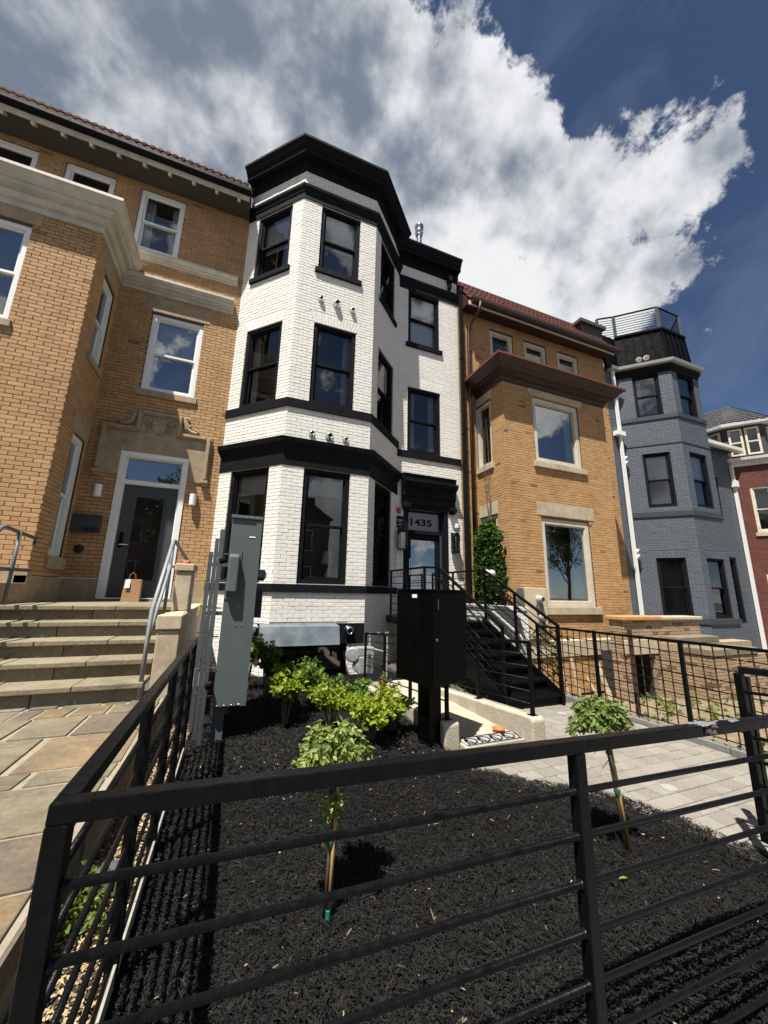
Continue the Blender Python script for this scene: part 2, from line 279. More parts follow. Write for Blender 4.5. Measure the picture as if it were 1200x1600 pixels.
# ------------------------------------------------------------------ brickwork
class BrickWall:
    """a wall part with every brick built: the 300 that show largest are pieces of their own, the rest one field"""
    def __init__(s, house, wallmat, bricks, L=0.208, H=0.0685, joint=0.0075, proud=0.008):
        s.house, s.wm, s.bm, s.L, s.H, s.j, s.pr = house, wallmat, bricks, L, H, joint, proud
        s.mb = MB(); s.full = []; s.field = MB()
    def one(s, mb, F, u0, u1, z0, z1, pr, rnd):
        c = 0.0035
        a = [F.P(u0, -.012, z0), F.P(u1, -.012, z0), F.P(u1, -.012, z1), F.P(u0, -.012, z1)]
        b = [F.P(u0, pr-c, z0), F.P(u1, pr-c, z0), F.P(u1, pr-c, z1), F.P(u0, pr-c, z1)]
        d = [F.P(u0+c, pr, z0+c), F.P(u1-c, pr, z0+c), F.P(u1-c, pr, z1-c), F.P(u0+c, pr, z1-c)]
        fs = []
        for k0, k1 in ((0, 4), (4, 8)):
            for i in range(4): fs.append((k0+i, k0+(i+1) % 4, k1+(i+1) % 4, k1+i))
        fs.append((8, 9, 10, 11))
        mb.add([tuple(p) for p in a+b+d], fs, rnd)
    def facet(s, F, z0, z1, holes=(), arches=(), e0=0.0, e1=0.0, z_anchor=0.0, thick=0.12, u0=0.0, u1=None):
        """holes: (u0,u1,z0,z1); arches: (u0,u1,zbottom,height,splay) flat arch of soldier bricks above an opening"""
        u1 = F.L if u1 is None else u1
        us = sorted({u0, u1, *[min(max(h[i], u0), u1) for h in holes for i in (0, 1)]}); zs = sorted({z0, z1, *[min(max(h[i], z0), z1) for h in holes for i in (2, 3)]})
        for a, b in zip(us, us[1:]):
            start = None
            for c, d in zip(zs, zs[1:]):
                um, zm = (a+b)/2, (c+d)/2
                inside = any(h[0] < um < h[1] and h[2] < zm < h[3] for h in holes)
                if not inside and start is None: start = c
                if inside and start is not None: F.box(s.mb, a, b, -thick, 0, start, c); start = None
            if start is not None: F.box(s.mb, a, b, -thick, 0, start, z1)
        ha = list(holes); k = math.floor((z0-z_anchor)/s.H)
        while True:
            c0 = z_anchor+k*s.H; c1 = c0+s.H-s.j; k += 1
            if c0 >= z1: break
            c0, c1 = max(c0, z0), min(c1, z1)
            if c1-c0 < 0.02: continue
            zm = (c0+c1)/2; cuts = []
            for h in ha:
                if h[2] < c1-0.004 and h[3] > c0+0.004:
                    if h[2] > c0+.03 or h[3] < c1-.03: pass
                    cuts.append((h[0], h[1]))
            for (a, b, zb, hh, sp) in arches:
                if zb < zm < zb+hh: g = sp*(zm-zb)/hh; cuts.append((a-g, b+g))
            segs = [(u0-e0, u1+e1)]
            for (a, b) in cuts:
                ns = []
                for (p, q) in segs:
                    if b <= p or a >= q: ns.append((p, q)); continue
                    if a > p: ns.append((p, a))
                    if b < q: ns.append((b, q))
                segs = ns
            st = (k % 2)*s.L/2+random.uniform(-.006, .006)
            for (p, q) in segs:
                i = math.floor((p-st)/s.L)
                while st+i*s.L < q:
                    a, b = st+i*s.L, st+(i+1)*s.L-s.j; i += 1
                    isfull = a >= p-.001 and b <= q+.001
                    a, b = max(a, p), min(b, q)
                    if b-a < 0.025: continue
                    pr = s.pr+random.uniform(-.0018, .0018); rn = random.random()
                    if isfull and c1-c0 > s.H-s.j-.002: s.full.append((F, a, b, c0, c1, pr, rn))
                    else: s.one(s.field, F, a, b, c0, c1, pr, rn)
        for (a, b, zb, hh, sp) in arches:
            n = max(7, int(round((b-a)/0.066))|1); cu = (a+b)/2
            for i in range(n):
                f0, f1 = i/n, (i+1)/n
                lo0, lo1 = a+(b-a)*f0, a+(b-a)*f1; hi0, hi1 = a-sp+(b-a+2*sp)*f0, a-sp+(b-a+2*sp)*f1
                split = 0.66 if i % 2 else 0.34
                for t0, t1 in ((0, split), (split, 1)):
                    g = s.j/2; zz0, zz1 = zb+hh*t0+g, zb+hh*t1-g
                    q = [(lo0+(hi0-lo0)*t0+g, zz0), (lo1+(hi1-lo1)*t0-g, zz0), (lo1+(hi1-lo1)*t1-g, zz1), (lo0+(hi0-lo0)*t1+g, zz1)]
                    s.field.prism([F.P(u, -.01, z) for u, z in q], F.n*(.01+s.pr+random.uniform(0, .002)), random.random())
    def finish(s, name='wall', limit=300):
        wall = s.mb.build(name, s.wm, s.house)
        sc_ = []
        for i, (F, a, b, c0, c1, pr, rn) in enumerate(s.full):
            c = F.P((a+b)/2, pr, (c0+c1)/2); q = project(c)
            w = 0
            if q and 0 < q[0] < 1200 and 0 < q[1] < 1600:
                w = abs(c@F.n)/np.linalg.norm(c)/(c@c)
            sc_.append((w, i))
        sc_.sort(reverse=True); pick = {i for w, i in sc_[:limit] if w > 0}; tmpl = {}
        for i, (F, a, b, c0, c1, pr, rn) in enumerate(s.full):
            if i not in pick: s.one(s.field, F, a, b, c0, c1, pr, rn); continue
            if id(F) not in tmpl:
                t = MB(); G = Facet((0, 0), tuple(F.t[:2])); s.one(t, G, -(b-a)/2, (b-a)/2, 0, c1-c0, s.pr, .5)
                me = bpy.data.meshes.new('brick'); me.from_pydata([tuple(v) for v in t.v], [], t.f); me.materials.append(s.bm[1]); tmpl[id(F)] = me
            o = bpy.data.objects.new('brick', tmpl[id(F)]); link(o, F.P((a+b)/2, pr-s.pr, c0), wall)
        if s.field.v: s.field.build('brick_field', s.bm[0], wall, kind='stuff')
        return wall
# ------------------------------------------------------------------ palette
BLACK = mat('black_paint', (.0075, .008, .0095), (.012, .0125, .0145), rough=.55, spec=.07, ns=9, bump=.05, bs=90, rvar=.08)
BLACKM = mat('black_metal', (.0028, .0029, .0033), (.0058, .006, .0068), rough=.30, ns=25, bump=.16, bs=160, rvar=.12, spec=.10, spk=.5)
BLACKBOX = mat('black_satin_box', (.0010, .0010, .0011), (.0016, .0016, .0017), rough=.40, spec=.10, ns=6, rvar=.08, bump=.03, bs=80)
WHITEP = mat('white_paint', (.74, .73, .70), (.62, .61, .58), rough=.5, ns=5, bump=.05, stain=.25)
WHITEV = mat('white_vinyl', (.80, .80, .79), rough=.4)
CREAM = mat('cream_paint', (.66, .60, .47), (.52, .46, .35), rough=.55, ns=6, stain=.35)
STONE = mat('limestone', (.40, .315, .205), (.29, .222, .138), rough=.85, ns=7, bump=.25, bs=70, stain=.4, spk=.18)
STONE2 = mat('pale_limestone', (.52, .44, .32), (.38, .31, .21), rough=.85, ns=9, bump=.3, bs=60, stain=.5, spk=.18)
SLATE = mat('slate_step', (.15, .14, .10), (.22, .18, .115), rough=.8, ns=3.5, bump=.8, bs=22, stain=.5, stretch=(1, 2.5, 1), spk=.3)
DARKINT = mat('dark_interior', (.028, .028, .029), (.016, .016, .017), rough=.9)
ROOM = mat('room_walls', (.20, .195, .185), (.15, .147, .14), rough=.9, ns=1.5)
CURT = mat('pale_curtain', (.55, .54, .51), (.42, .41, .39), rough=.9, ns=9)
BLINDG = mat('grey_blind', (.50, .52, .51), (.44, .46, .45), rough=.8, ns=2)
BLINDW = mat('pale_blind', (.72, .73, .70), (.62, .63, .61), rough=.8, ns=2)
GLASS = glassmat('window_glass', .14, (.86, .88, .88), wob=.03)
GLASSD = glassmat('dark_window_glass', .09, (.66, .68, .68), wob=.05)
GLASSR = glassmat('reflective_glass', .30, (.75, .78, .78), wob=.04)
STEEL = mat('galvanised_steel', (.24, .255, .27), (.15, .165, .18), rough=.45, metal=.85, ns=14, rvar=.12)
CHROME = mat('bright_steel', (.72, .73, .74), rough=.18, metal=1.0)
GREYMET = mat('grey_enamel', (.098, .117, .117), (.082, .099, .100), rough=.45, ns=5, bump=.03, rvar=.06)
TANM = mat('tan_mortar', (.105, .070, .040), (.070, .046, .026), rough=.95, ns=12, bump=.3)
WHITEM = mat('painted_mortar', (.58, .565, .52), (.40, .39, .36), rough=.9, ns=12, bump=.2)
TANB = brickpair('tan_brick', (.375, .214, .096), (.505, .312, .150), odd=((.985, .989, (.44, .21, .06)), (.989, .994, (.24, .14, .08))), rough=.85, ns=16, bump=.35, bs=130, stain=.42, spk=.10, streak=.25)
TANB3 = brickpair('ochre_brick', (.375, .212, .088), (.52, .312, .138), odd=((.978, .984, (.36, .15, .04)), (.984, .990, (.20, .10, .05))), rough=.85, ns=16, bump=.35, bs=130, stain=.45, spk=.10, streak=.3)
WHITEB = brickpair('white_brick', (.73, .705, .645), (.80, .775, .72), rough=.62, ns=10, bump=.35, bs=45, stain=.10, streak=.22, spk=.04)
GREYB = brickpair('slate_grey_brick', (.072, .085, .103), (.096, .112, .133), rough=.6, ns=10, bump=.30, bs=60)
GREYM = mat('slate_grey_mortar', (.05, .062, .08), rough=.8)
REDB = brickpair('red_brick', (.085, .023, .016), (.145, .045, .03), rough=.85, ns=12, bump=.3)
REDM = mat('red_mortar', (.075, .04, .032), rough=.9)
TILE_R = mat('red_clay_tile', (.088, .022, .014), (.045, .013, .010), rough=.8, spec=.15, rnd='attr', ns=8, bump=.2)
TILE_B = mat('brown_clay_tile', (.085, .032, .023), (.045, .018, .014), rough=.85, spec=.1, rnd='attr', ns=8, bump=.2)
BROWNM = mat('brown_trim', (.040, .015, .011), (.028, .011, .009), rough=.5, ns=6, stain=.3)
RUSTT = mat('rust_red_trim', (.17, .048, .027), (.12, .035, .022), rough=.6, ns=6, stain=.3)
DKROOF = mat('dark_tar_roof', (.03, .03, .031), (.045, .044, .043), rough=.9, ns=5)
CREAMC = mat('aged_cream_paint', (.60, .565, .48), (.47, .435, .36), rough=.6, ns=5, bump=.06, stain=.4, streak=.25)
SHINGLE = mat('dark_shingle', (.036, .037, .040), (.058, .058, .062), rough=.9, rnd='attr', bump=.3)
STUCCO = mat('cream_stucco', (.46, .42, .335), (.36, .32, .24), rough=.9, ns=5, bump=.5, bs=45, stain=.35, spk=.12)
PAVER = mat('paver_stone', (.185, .168, .142), (.275, .252, .215), rough=.9, ns=9, bump=.6, bs=90, rnd='obj', stain=.35, spk=.22)
CONC = mat('concrete', (.235, .228, .21), (.17, .165, .15), rough=.9, ns=4, bump=.4, bs=60, stain=.4)
# ------------------------------------------------------------------ windows
def ring(mb, F, u0, u1, z0, z1, w, n0, n1, wt=None, wb=None):
    wt = wt or w; wb = wb or w
    F.box(mb, u0, u0+w, n0, n1, z0, z1); F.box(mb, u1-w, u1, n0, n1, z0, z1)
    F.box(mb, u0+w, u1-w, n0, n1, z1-wt, z1); F.box(mb, u0+w, u1-w, n0, n1, z0, z0+wb)
def quad(mb, F, u0, u1, n, z0, z1): mb.add([tuple(F.P(u, n, z)) for u, z in ((u0, z0), (u1, z0), (u1, z1), (u0, z1))], [(0, 1, 2, 3)])
def room(F, u0, u1, z0, z1, n0, depth, parent, mt=None):
    b = MB(); n1 = n0-depth
    P = [F.P(u, n, z) for n in (n0, n1) for (u, z) in ((u0, z0), (u1, z0), (u1, z1), (u0, z1))]
    b.add([tuple(p) for p in P], [(0, 1, 5, 4), (1, 2, 6, 5), (2, 3, 7, 6), (3, 0, 4, 7), (4, 5, 6, 7)])
    return b.build('interior', mt or ROOM, parent)
def window(house, F, u0, u1, z0, z1, fm, fw=.075, style='double', glass=None, blind=None, blm=None, deep=.5, sill=None, sillm=None, nf=-.025, split=.5, sashm=None, curtain=None):
    glass = glass or GLASS; sashm = sashm or fm
    f = MB(); e = .002
    ring(f, F, u0+e, u1-e, z0+e, z1-e, fw, nf-.085, nf)
    ring(f, F, u0+fw*.45, u1-fw*.45, z0+fw*.3, z1-fw*.45, fw*.75, nf-.09, nf-.022, wb=fw*.9)
    w = f.build('window', fm, house)
    a, b, c, d = u0+fw, u1-fw, z0+fw, z1-fw; zm = c+(d-c)*split
    if style == 'double':
        s1 = MB(); ring(s1, F, a+.001, b-.001, zm-.02, d, .042, nf-.075, nf-.04); s1.build('sash', sashm, w)
        s2 = MB(); ring(s2, F, a+.004, b-.004, c, zm+.02, .045, nf-.112, nf-.078, wb=.06); s2.build('sash', sashm, w)
        p = MB(); quad(p, F, a+.02, b-.02, nf-.058, zm, d-.02); p.build('pane', glass, w)
        p = MB(); quad(p, F, a+.02, b-.02, nf-.095, c+.02, zm); p.build('pane', glass, w)
    else:
        s1 = MB(); ring(s1, F, a+.001, b-.001, c, d, .03, nf-.09, nf-.055); s1.build('sash', sashm, w)
        p = MB(); quad(p, F, a+.02, b-.02, nf-.072, c+.02, d-.02); p.build('pane', glass, w)
    room(F, u0+.01, u1-.01, z0+.01, z1-.01, nf-.115, deep, w)
    if blind:
        q = MB(); nb = nf-.15
        F.box(q, u0+.05, u1-.05, nb-.006, nb, z1-(z1-z0)*blind, z1-.03)
        q.build('blind', blm or BLINDG, w)
    if curtain:                                    # gathered fabric at one or both sides
        for (ca, cb_) in curtain:
            q = MB(); m_ = 22; ua, ub = u0+(u1-u0)*ca, u0+(u1-u0)*cb_; nb = nf-.17
            for i in range(m_+1):
                u = ua+(ub-ua)*i/m_; nn_ = nb-.018*math.sin(i*1.55)-.008*math.sin(i*.7)
                q.v += [tuple(F.P(u, nn_, z0+.03)), tuple(F.P(u+.01*math.sin(i), nn_, z1-.05))]
            for i in range(m_): q.f.append((2*i, 2*i+2, 2*i+3, 2*i+1)); q.r.append(.5)
            q.build('curtain', CURT, w, smooth=True)
    if sill:
        q = MB(); hh, ov, pr = sill; F.box(q, u0-ov, u1+ov, -.08, pr, z0-hh, z0-.003); q.build('sill', sillm or fm, w, bevel=.006)
    return w
def tiles(name, mt, parent, x0, x1, ye, ze, pitch, length, w=.16, course=.30, kind='stuff'):
    """barrel clay tiles on a pitch rising away from the street"""
    b = MB(); d = np.array((0, math.cos(pitch), math.sin(pitch))); nn = np.array((0, -math.sin(pitch), math.cos(pitch)))
    rows = int(length/course)+1; cols = int((x1-x0)/w)
    for r in range(rows):
        for c in range(cols):
            o = np.array((x0+(c+.5)*w, ye, ze))+d*(r*course)+nn*.02
            L = d*(course+.06); rn = random.random(); lift = nn*.025; V = []
            for t, lf in ((0, 1), (1, 0)):
                for a in range(6):
                    g = math.pi*a/5; V.append(tuple(o+L*t+lift*lf+np.array((math.cos(g)*w*.46, 0, 0))+nn*math.sin(g)*.055+np.array((random.uniform(-.003, .003), 0, 0))))
            V.append(tuple(o+lift))
            b.add(V, [(a, a+6, a+7, a+1) for a in range(5)]+[(12, a, a+1) for a in range(5)], rn)
    return b.build(name, mt, parent, kind=kind)
def text(name, body, F, u, n, z, size, mt, parent, sx=1.0, bold=0.0):
    cu = bpy.data.curves.new(name, 'FONT'); cu.body = body; cu.size = size; cu.extrude = .0015; cu.offset = bold
    t = bpy.data.objects.new(name, cu); COL.objects.link(t)
    bpy.context.view_layer.update()
    me = bpy.data.meshes.new_from_object(t.evaluated_get(bpy.context.evaluated_depsgraph_get()))
    bpy.data.objects.remove(t)
    b = MB(); b.v = [tuple(F.P(u+v.co.x*sx, n+v.co.z, z+v.co.y)-0) for v in me.vertices]; b.f = [tuple(p.vertices) for p in me.polygons]; b.r = [.5]*len(b.f)
    return b.build(name, mt, parent)
# ================================================================== WHITE HOUSE (1435)
PL = 8.0; BF = 6.88
def white_house():
    h = thing('white_rowhouse', 'white painted brick rowhouse with black trim and three-storey angled bay, number 1435', 'house', (2.4, 8, -1.47))
    L = Facet((-.5, PL), (.62, BF)); F = Facet((.62, BF), (2.34, BF)); Rr = Facet((2.34, BF), (3.46, PL)); W = Facet((3.46, PL), (5.3, PL))
    lw, fw, rw, ww = (.32, 1.28), (.41, 1.33), (.31, 1.23), (.27, 1.24)
    Zb = ((.12, 2.31), (3.70, 5.54), (6.89, 8.60)); Zw = ((3.50, 5.31), (6.62, 8.30))
    bw = BrickWall(h, WHITEM, WHITEB, proud=.0065)
    e = .005
    for G, (a, b) in ((L, lw), (F, fw), (Rr, rw)):
        holes = [(a, b, *z) for z in Zb]
        if G is F: holes += [(.0, 1.40, -1.47, -.60)]
        bw.facet(G, -1.47, 9.5, holes, [(a, b, 5.54, .27, .10)], e, e)
    bw.facet(W, -1.47, 9.1, [(*ww, *z) for z in Zw]+[(.19, 1.41, -.48, 2.12)], [(*ww, 5.31, .25, .09)], 0, .012)
    bw.facet(Facet((5.3, PL), (5.3, 9.0)), -1.47, 9.1)
    bw.finish()
    for G, (a, b), nm in ((L, lw, 'L'), (F, fw, 'F'), (Rr, rw, 'R')):
        window(h, G, a, b, *Zb[2], BLACK, blind=.55 if nm != 'R' else None, sill=(.12, .07, .06), deep=.5)
        window(h, G, a, b, *Zb[1], BLACK, glass=GLASSD, deep=.6, curtain={'L': ((.08, .26),), 'F': ((.74, .92),), 'R': None}[nm])
        window(h, G, a, b, *Zb[0], BLACK, glass=GLASSD, blind=.22 if nm != 'R' else None, deep=.75)
    window(h, W, *ww, *Zw[1], BLACK, blind=.97, blm=BLINDW, sill=(.13, .07, .06))
    window(h, W, *ww, *Zw[0], BLACK, glass=GLASSD, deep=.7, curtain=((.10, .30), (.72, .90)))
    bay = [(-.5, PL), (.62, BF), (2.34, BF), (3.46, PL)]
    def trim(name, prof, path, up=0): return sweep(MB(), path, prof, up).build(name, BLACK, h)
    corn = [(-.02, 9.38), (.04, 9.38), (.04, 9.46), (.075, 9.48), (.075, 9.60), (.10, 9.605), (.10, 9.63), (.225, 9.635), (.225, 9.745), (.245, 9.75), (.245, 9.785), (.265, 9.80), (.28, 9.85), (.32, 9.90), (.34, 9.905), (.34, 9.965), (-.3, 10.0)]
    trim('cornice', corn, bay); trim('cornice', [(o, z-.32) for o, z in corn], [(3.15, PL), (5.33, PL)])
    band = [(-.02, 8.61), (.025, 8.61), (.025, 8.76), (.045, 8.78), (.055, 8.84), (.085, 8.88), (.095, 8.94), (-.02, 8.97)]
    trim('upper_band', band, bay); trim('upper_band', [(o, z-.31) for o, z in band], [(3.46, PL), (5.31, PL)])
    belt = [(-.02, 3.515), (.045, 3.515), (.045, 3.69), (-.02, 3.705)]
    trim('sill_band', belt, bay); trim('sill_band', [(o, z-.19) for o, z in belt], [(3.46, PL), (5.31, PL)])
    trim('lower_cornice', [(-.02, 2.315), (.02, 2.315), (.02, 2.62), (.05, 2.66), (.075, 2.70), (.12, 2.75), (.14, 2.83), (.14, 2.845), (-.02, 2.87)], bay)
    trim('base_band', [(-.02, -.035), (.04, -.035), (.04, .105), (-.02, .11)], bay)
    trim('basement_header', [(-.02, -.93), (.022, -.93), (.022, -.575), (-.02, -.575)], [(.35, BF+.27), (.62, BF), (2.34, BF)])
    dn = MB()                                              # dentil course under the cornice
    for G, up in ((L, 0), (F, 0), (Rr, 0), (W, -.32)):
        for i in range(int(G.L/.085)): G.box(dn, i*.085+.02, i*.085+.065, .074, .102, 9.52+up, 9.595+up)
    dn.build('dentil_course', BLACK, h, kind='stuff')
    br = MB(); W.box(br, 1.50, 1.62, .02, .20, 8.92, 9.08); W.box(br, 1.52, 1.60, .02, .14, 8.72, 8.92); W.box(br, 1.53, 1.59, .02, .09, 8.66, 8.72); br.build('cornice_bracket', BLACK, h, bevel=.01)
    rf = MB(); rf.prism([(-.5, 8.05, 9.9), (.55, 7.05, 9.9), (2.4, 7.05, 9.9), (3.4, 8.05, 9.9), (3.4, 13, 9.9), (-.5, 13, 9.9)], (0, 0, .05)); rf.box(3.4, 5.3, 8.05, 13, 9.6, 9.65); rf.build('roof', BLACK, h)
    # round hooded vents on the bay
    for (u, z, r) in ((.51, 6.12, .050), (.86, 6.11, .068), (1.22, 6.07, .050), (.51, 3.02, .050), (.86, 3.02, .066), (1.20, 3.01, .050), (1.42, -.70, .075)):
        v = MB(); c = F.P(u, .01, z); ax = F.n
        dwn = ax+np.array((0, 0, -.45)); dwn /= np.linalg.norm(dwn)
        v.lathe(c, [(r*1.25, 0), (r*1.25, .010), (r*1.02, .014), (r*1.06, r*.5), (r*1.04, r*.85), (r*.92, r*1.25), (r*.72, r*1.42), (r*.62, r*1.40), (r*.60, r*1.0), (.001, r*.9)], 20, ax)
        o = v.build('vent_hood', CHROME, h, smooth=True)
        k = MB(); k.lathe(c+ax*r*1.40+np.array((0, 0, -.12*r)), [(r*.66, 0), (.001, .003)], 16, dwn); k.build('vent_mouth', DARKINT, o)
    # flues
    for (x, y, z0, z1, r) in ((4.47, 8.8, 9.6, 11.72, .085), (4.22, 9.2, 9.6, 11.4, .07)):
        p = MB(); p.lathe((x, y, z0), [(r, 0), (r, z1-z0-.42), (r*1.3, z1-z0-.42), (r*1.3, z1-z0-.34), (r*1.65, z1-z0-.30), (r*1.65, z1-z0-.22), (r*1.2, z1-z0-.2), (r*1.2, z1-z0-.12), (r*1.7, z1-z0-.10), (r*1.7, z1-z0-.04), (.001, z1-z0)], 18); p.build('flue_pipe', CHROME, h, smooth=False)
    d = MB(); d.box(5.33, 5.42, 7.86, 7.95, -1.47, 8.7); d.box(5.315, 5.435, 7.85, 7.96, 8.7, 8.86); [d.box(5.318, 5.432, 7.853, 7.957, z, z+.035) for z in (6.5, 4.2, 1.9, -.2)]; d.build('downspout', BLACK, h)
    # entrance
    d = MB()
    for a, b in ((.19, .30), (1.30, 1.41)): W.box(d, a, b, -.10, .03, -.48, 2.12)
    W.box(d, .30, 1.30, -.10, .02, 2.02, 2.12); sur = d.build('door_surround', BLACK, h)
    hd = MB()
    sweep(hd, [(3.46+.12, PL), (3.46+1.62, PL)], [(-.02, 2.12), (.06, 2.12), (.06, 2.30), (.10, 2.33), (.10, 2.52), (.16, 2.56), (.20, 2.60), (.24, 2.66), (.24, 2.70), (-.02, 2.74)])
    sweep(hd, [(3.46+.10, PL), (3.46+1.60, PL)], [(-.02, 2.735), (.16, 2.735), (.16, 2.83), (.19, 2.86), (-.02, 2.90)])
    hd.build('door_hood', BLACK, h)
    orn = MB(); [orn.lathe(W.P(.86+dx, .105, 2.43), [(r, 0), (r, .012), (r*.6, .03), (.001, .034)], 12, W.n) for dx, r in ((0, .075), (-.10, .045), (.10, .045), (-.18, .03), (.18, .03))]; orn.build('door_ornament', BLACK, h)
    for a in (.13, 1.43):
        c = MB(); W.box(c, a, a+.20, .012, .15, 2.02, 2.12); W.box(c, a+.02, a+.16, .012, .11, 1.96, 2.02); c.build('hood_corbel', BLACK, h, bevel=.01)
    g = MB(); ring(g, W, .302, 1.298, 1.42, 2.018, .05, -.17, -.10, wb=.09); tr = g.build('transom', BLACK, h)
    g = MB(); quad(g, W, .34, 1.26, -.145, 1.5, 1.98); g.build('pane', mat('frosted_transom', (.17, .185, .205), (.13, .145, .165), rough=.18, ns=3), tr)
    text('house_number', '1435', W, .385, -.138, 1.64, .24, BLACKM, tr, sx=1.38, bold=.006)
    g = MB(); ring(g, W, .33, 1.27, -.47, 1.41, .13, -.20, -.15, wb=.25); dr = g.build('door', BLACK, h)
    g = MB(); quad(g, W, .45, 1.15, -.175, -.23, 1.29); g.build('pane', GLASSR, dr)
    g = MB(); g.tube([W.P(.40, -.15, .42), W.P(.40, -.08, .42), W.P(.40, -.08, .80), W.P(.40, -.15, .80)], .012); g.build('handle', CHROME, dr)
    room(W, .30, 1.30, -.47, 2.02, -.21, .6, dr)
    # basement window in the recess under the header
    g = MB(); ring(g, F, .0, 1.40, -1.47, -.93, .06, -.10, -.02); bwn = g.build('basement_window', BLACK, h)
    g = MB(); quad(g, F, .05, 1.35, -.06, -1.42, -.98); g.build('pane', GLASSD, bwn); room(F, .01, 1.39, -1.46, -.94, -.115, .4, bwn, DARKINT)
    return h, L, F, Rr, W
WH, WL, WF, WR, WW = white_house()
# ================================================================== TAN HOUSE (1437)
def tan_house():
    h = thing('tan_rowhouse', 'tan brick rowhouse with carved stone door surround, white cornice and dark clay tile roof', 'house', (-3.2, 8, -1.12))
    BY = 6.815
    A = Facet((-2.76, PL), (-.5, PL)); B = Facet((-6.6, BY), (-2.76, BY)); Rt = Facet((-2.76, BY), (-2.76, PL)); U = Facet((-6.6, PL), (-2.76, PL))
    bw = BrickWall(h, TANM, TANB)
    b0 = 3.84-3.24                                            # B starts further left than the measured frame
    bayw = [(.95+b0-.9+.45, 2.33+b0, 4.0, 5.78), (.95+b0-.45, 2.33+b0, .55, 2.55)]
    bw.facet(A, .13, 8.75, [(.53, 1.68, -.3, 2.52), (.64, 1.60, 3.84, 5.58), (.04, .90, 7.04, 8.56)], e0=0)
    bw.facet(B, .18, 6.35, bayw, e1=.011)
    bw.facet(Rt, .13, 6.35, [(.50, 1.0, .45, 2.52), (.42, 1.0, 3.95, 5.58)])
    bw.facet(U, 6.6, 8.75, [(3.84-1.30, 3.84-.44, 7.04, 8.56), (3.84-2.61, 3.84-1.75, 7.04, 8.56)])
    bw.finish()
    st = MB(); A.box(st, .002, .52, -.12, .022, -.30, .126); A.box(st, 1.69, 2.25, -.12, .022, -.30, .126); Rt.box(st, -.022, 1.16, -.12, .024, -1.12, .126); B.box(st, 0, 3.86, -.12, .022, -1.12, .175); st.build('stone_base', STONE, h)
    wk = dict(fm=WHITEV, fw=.075, glass=GLASSR)
    window(h, A, .64, 1.60, 3.84, 5.58, sill=(.13, .06, .05), sillm=STONE, blind=.5, blm=BLINDW, **wk)
    window(h, A, .04, .90, 7.04, 8.56, deep=.6, curtain=((.08, .30), (.70, .92)), **dict(wk, glass=GLASS))
    window(h, U, 3.84-1.30, 3.84-.44, 7.04, 8.56, **dict(wk, glass=GLASS)); window(h, U, 3.84-2.61, 3.84-1.75, 7.04, 8.56, **dict(wk, glass=GLASS))
    for (a, b, c, d) in bayw: window(h, B, a, b, c, d, sill=(.12, .06, .05), sillm=STONE, **wk)
    window(h, Rt, .50, 1.0, .45, 2.52, sill=(.20, .08, .06), sillm=STONE, **wk); window(h, Rt, .42, 1.0, 3.95, 5.58, sill=(.12, .06, .05), sillm=STONE, **wk)
    for G_, a_ in ((A, (.51, 1.71, 5.63, 5.95)), (B, (bayw[0][0]-.12, bayw[0][1]+.11, 5.82, 6.12)), (B, (bayw[1][0]-.12, bayw[1][1]+.11, 2.58, 2.88)), (Rt, (.38, 1.10, 2.55, 2.90)), (Rt, (.34, 1.10, 5.62, 5.90))):
        ln = MB(); G_.box(ln, a_[0], a_[1], 0, .018, a_[2], a_[3]); ln.build('stone_lintel', STONE, h)
    def trim(name, prof, path, m_=CREAMC): return sweep(MB(), path, prof).build(name, m_, h)
    trim('bay_cornice', [(-.02, 6.05), (.03, 6.05), (.03, 6.17), (.075, 6.175), (.075, 6.21), (.11, 6.25), (.11, 6.30), (.20, 6.31), (.20, 6.40), (.225, 6.405), (.225, 6.44), (.26, 6.47), (.30, 6.54), (.32, 6.545), (.32, 6.60), (-.2, 6.66)], [(-6.6, BY), (-2.76, BY), (-2.76, PL-.01)])
    trim('wall_cornice', [(-.02, 6.02), (.03, 6.02), (.03, 6.09), (.08, 6.095), (.08, 6.13), (.14, 6.14), (.14, 6.20), (.165, 6.205), (.19, 6.26), (.19, 6.30), (-.02, 6.36)], [(-2.72, PL), (-.62, PL)])
    trim('sill_moulding', [(-.02, 6.77), (.03, 6.77), (.03, 6.82), (.075, 6.825), (.075, 6.87), (.11, 6.90), (.12, 6.93), (.12, 6.955), (-.02, 6.99)], [(-2.74, PL), (-.60, PL)])
    f = MB(); f.prism([(-6.6, 6.85, 6.58), (-2.80, 6.85, 6.58), (-2.80, 7.99, 6.66), (-6.6, 7.99, 6.66)], (0, 0, .03)); f.build('bay_roof', DKROOF, h)
    # eave: soffit, gutter, rafter ends, tiles
    e = MB(); e.box(-6.6, -.52, 7.48, 8.1, 8.69, 8.73); e.build('soffit', mat('grey_soffit', (.055, .047, .038), rough=.9), h)
    f = MB(); f.box(-6.6, -.53, 7.44, 7.48, 8.635, 8.74); f.build('fascia', CREAMC, h)
    for i in range(13):
        k = MB(); x = -6.3+i*.46; k.prism([(x, 7.47, 8.60), (x, 7.47, 8.66), (x, 7.56, 8.688), (x, 7.62, 8.68), (x, 7.55, 8.61), (x, 7.50, 8.575)], (.06, 0, 0)); k.build('rafter_end', CREAMC, h)
    gt = MB(); sweep(gt, [(-6.6, 7.44), (-.50, 7.44)], [(-.01, 8.745), (.10, 8.745), (.13, 8.77), (.13, 8.84), (.115, 8.84), (.09, 8.80), (0, 8.78)]); gt.build('gutter', BLACK, h)
    base = MB(); base.prism([(-6.6, 7.47, 8.74), (-6.6, 7.86, 9.42), (-6.6, 8.35, 8.74)], (6.08, 0, 0)); base.build('roof', TILE_B, h)
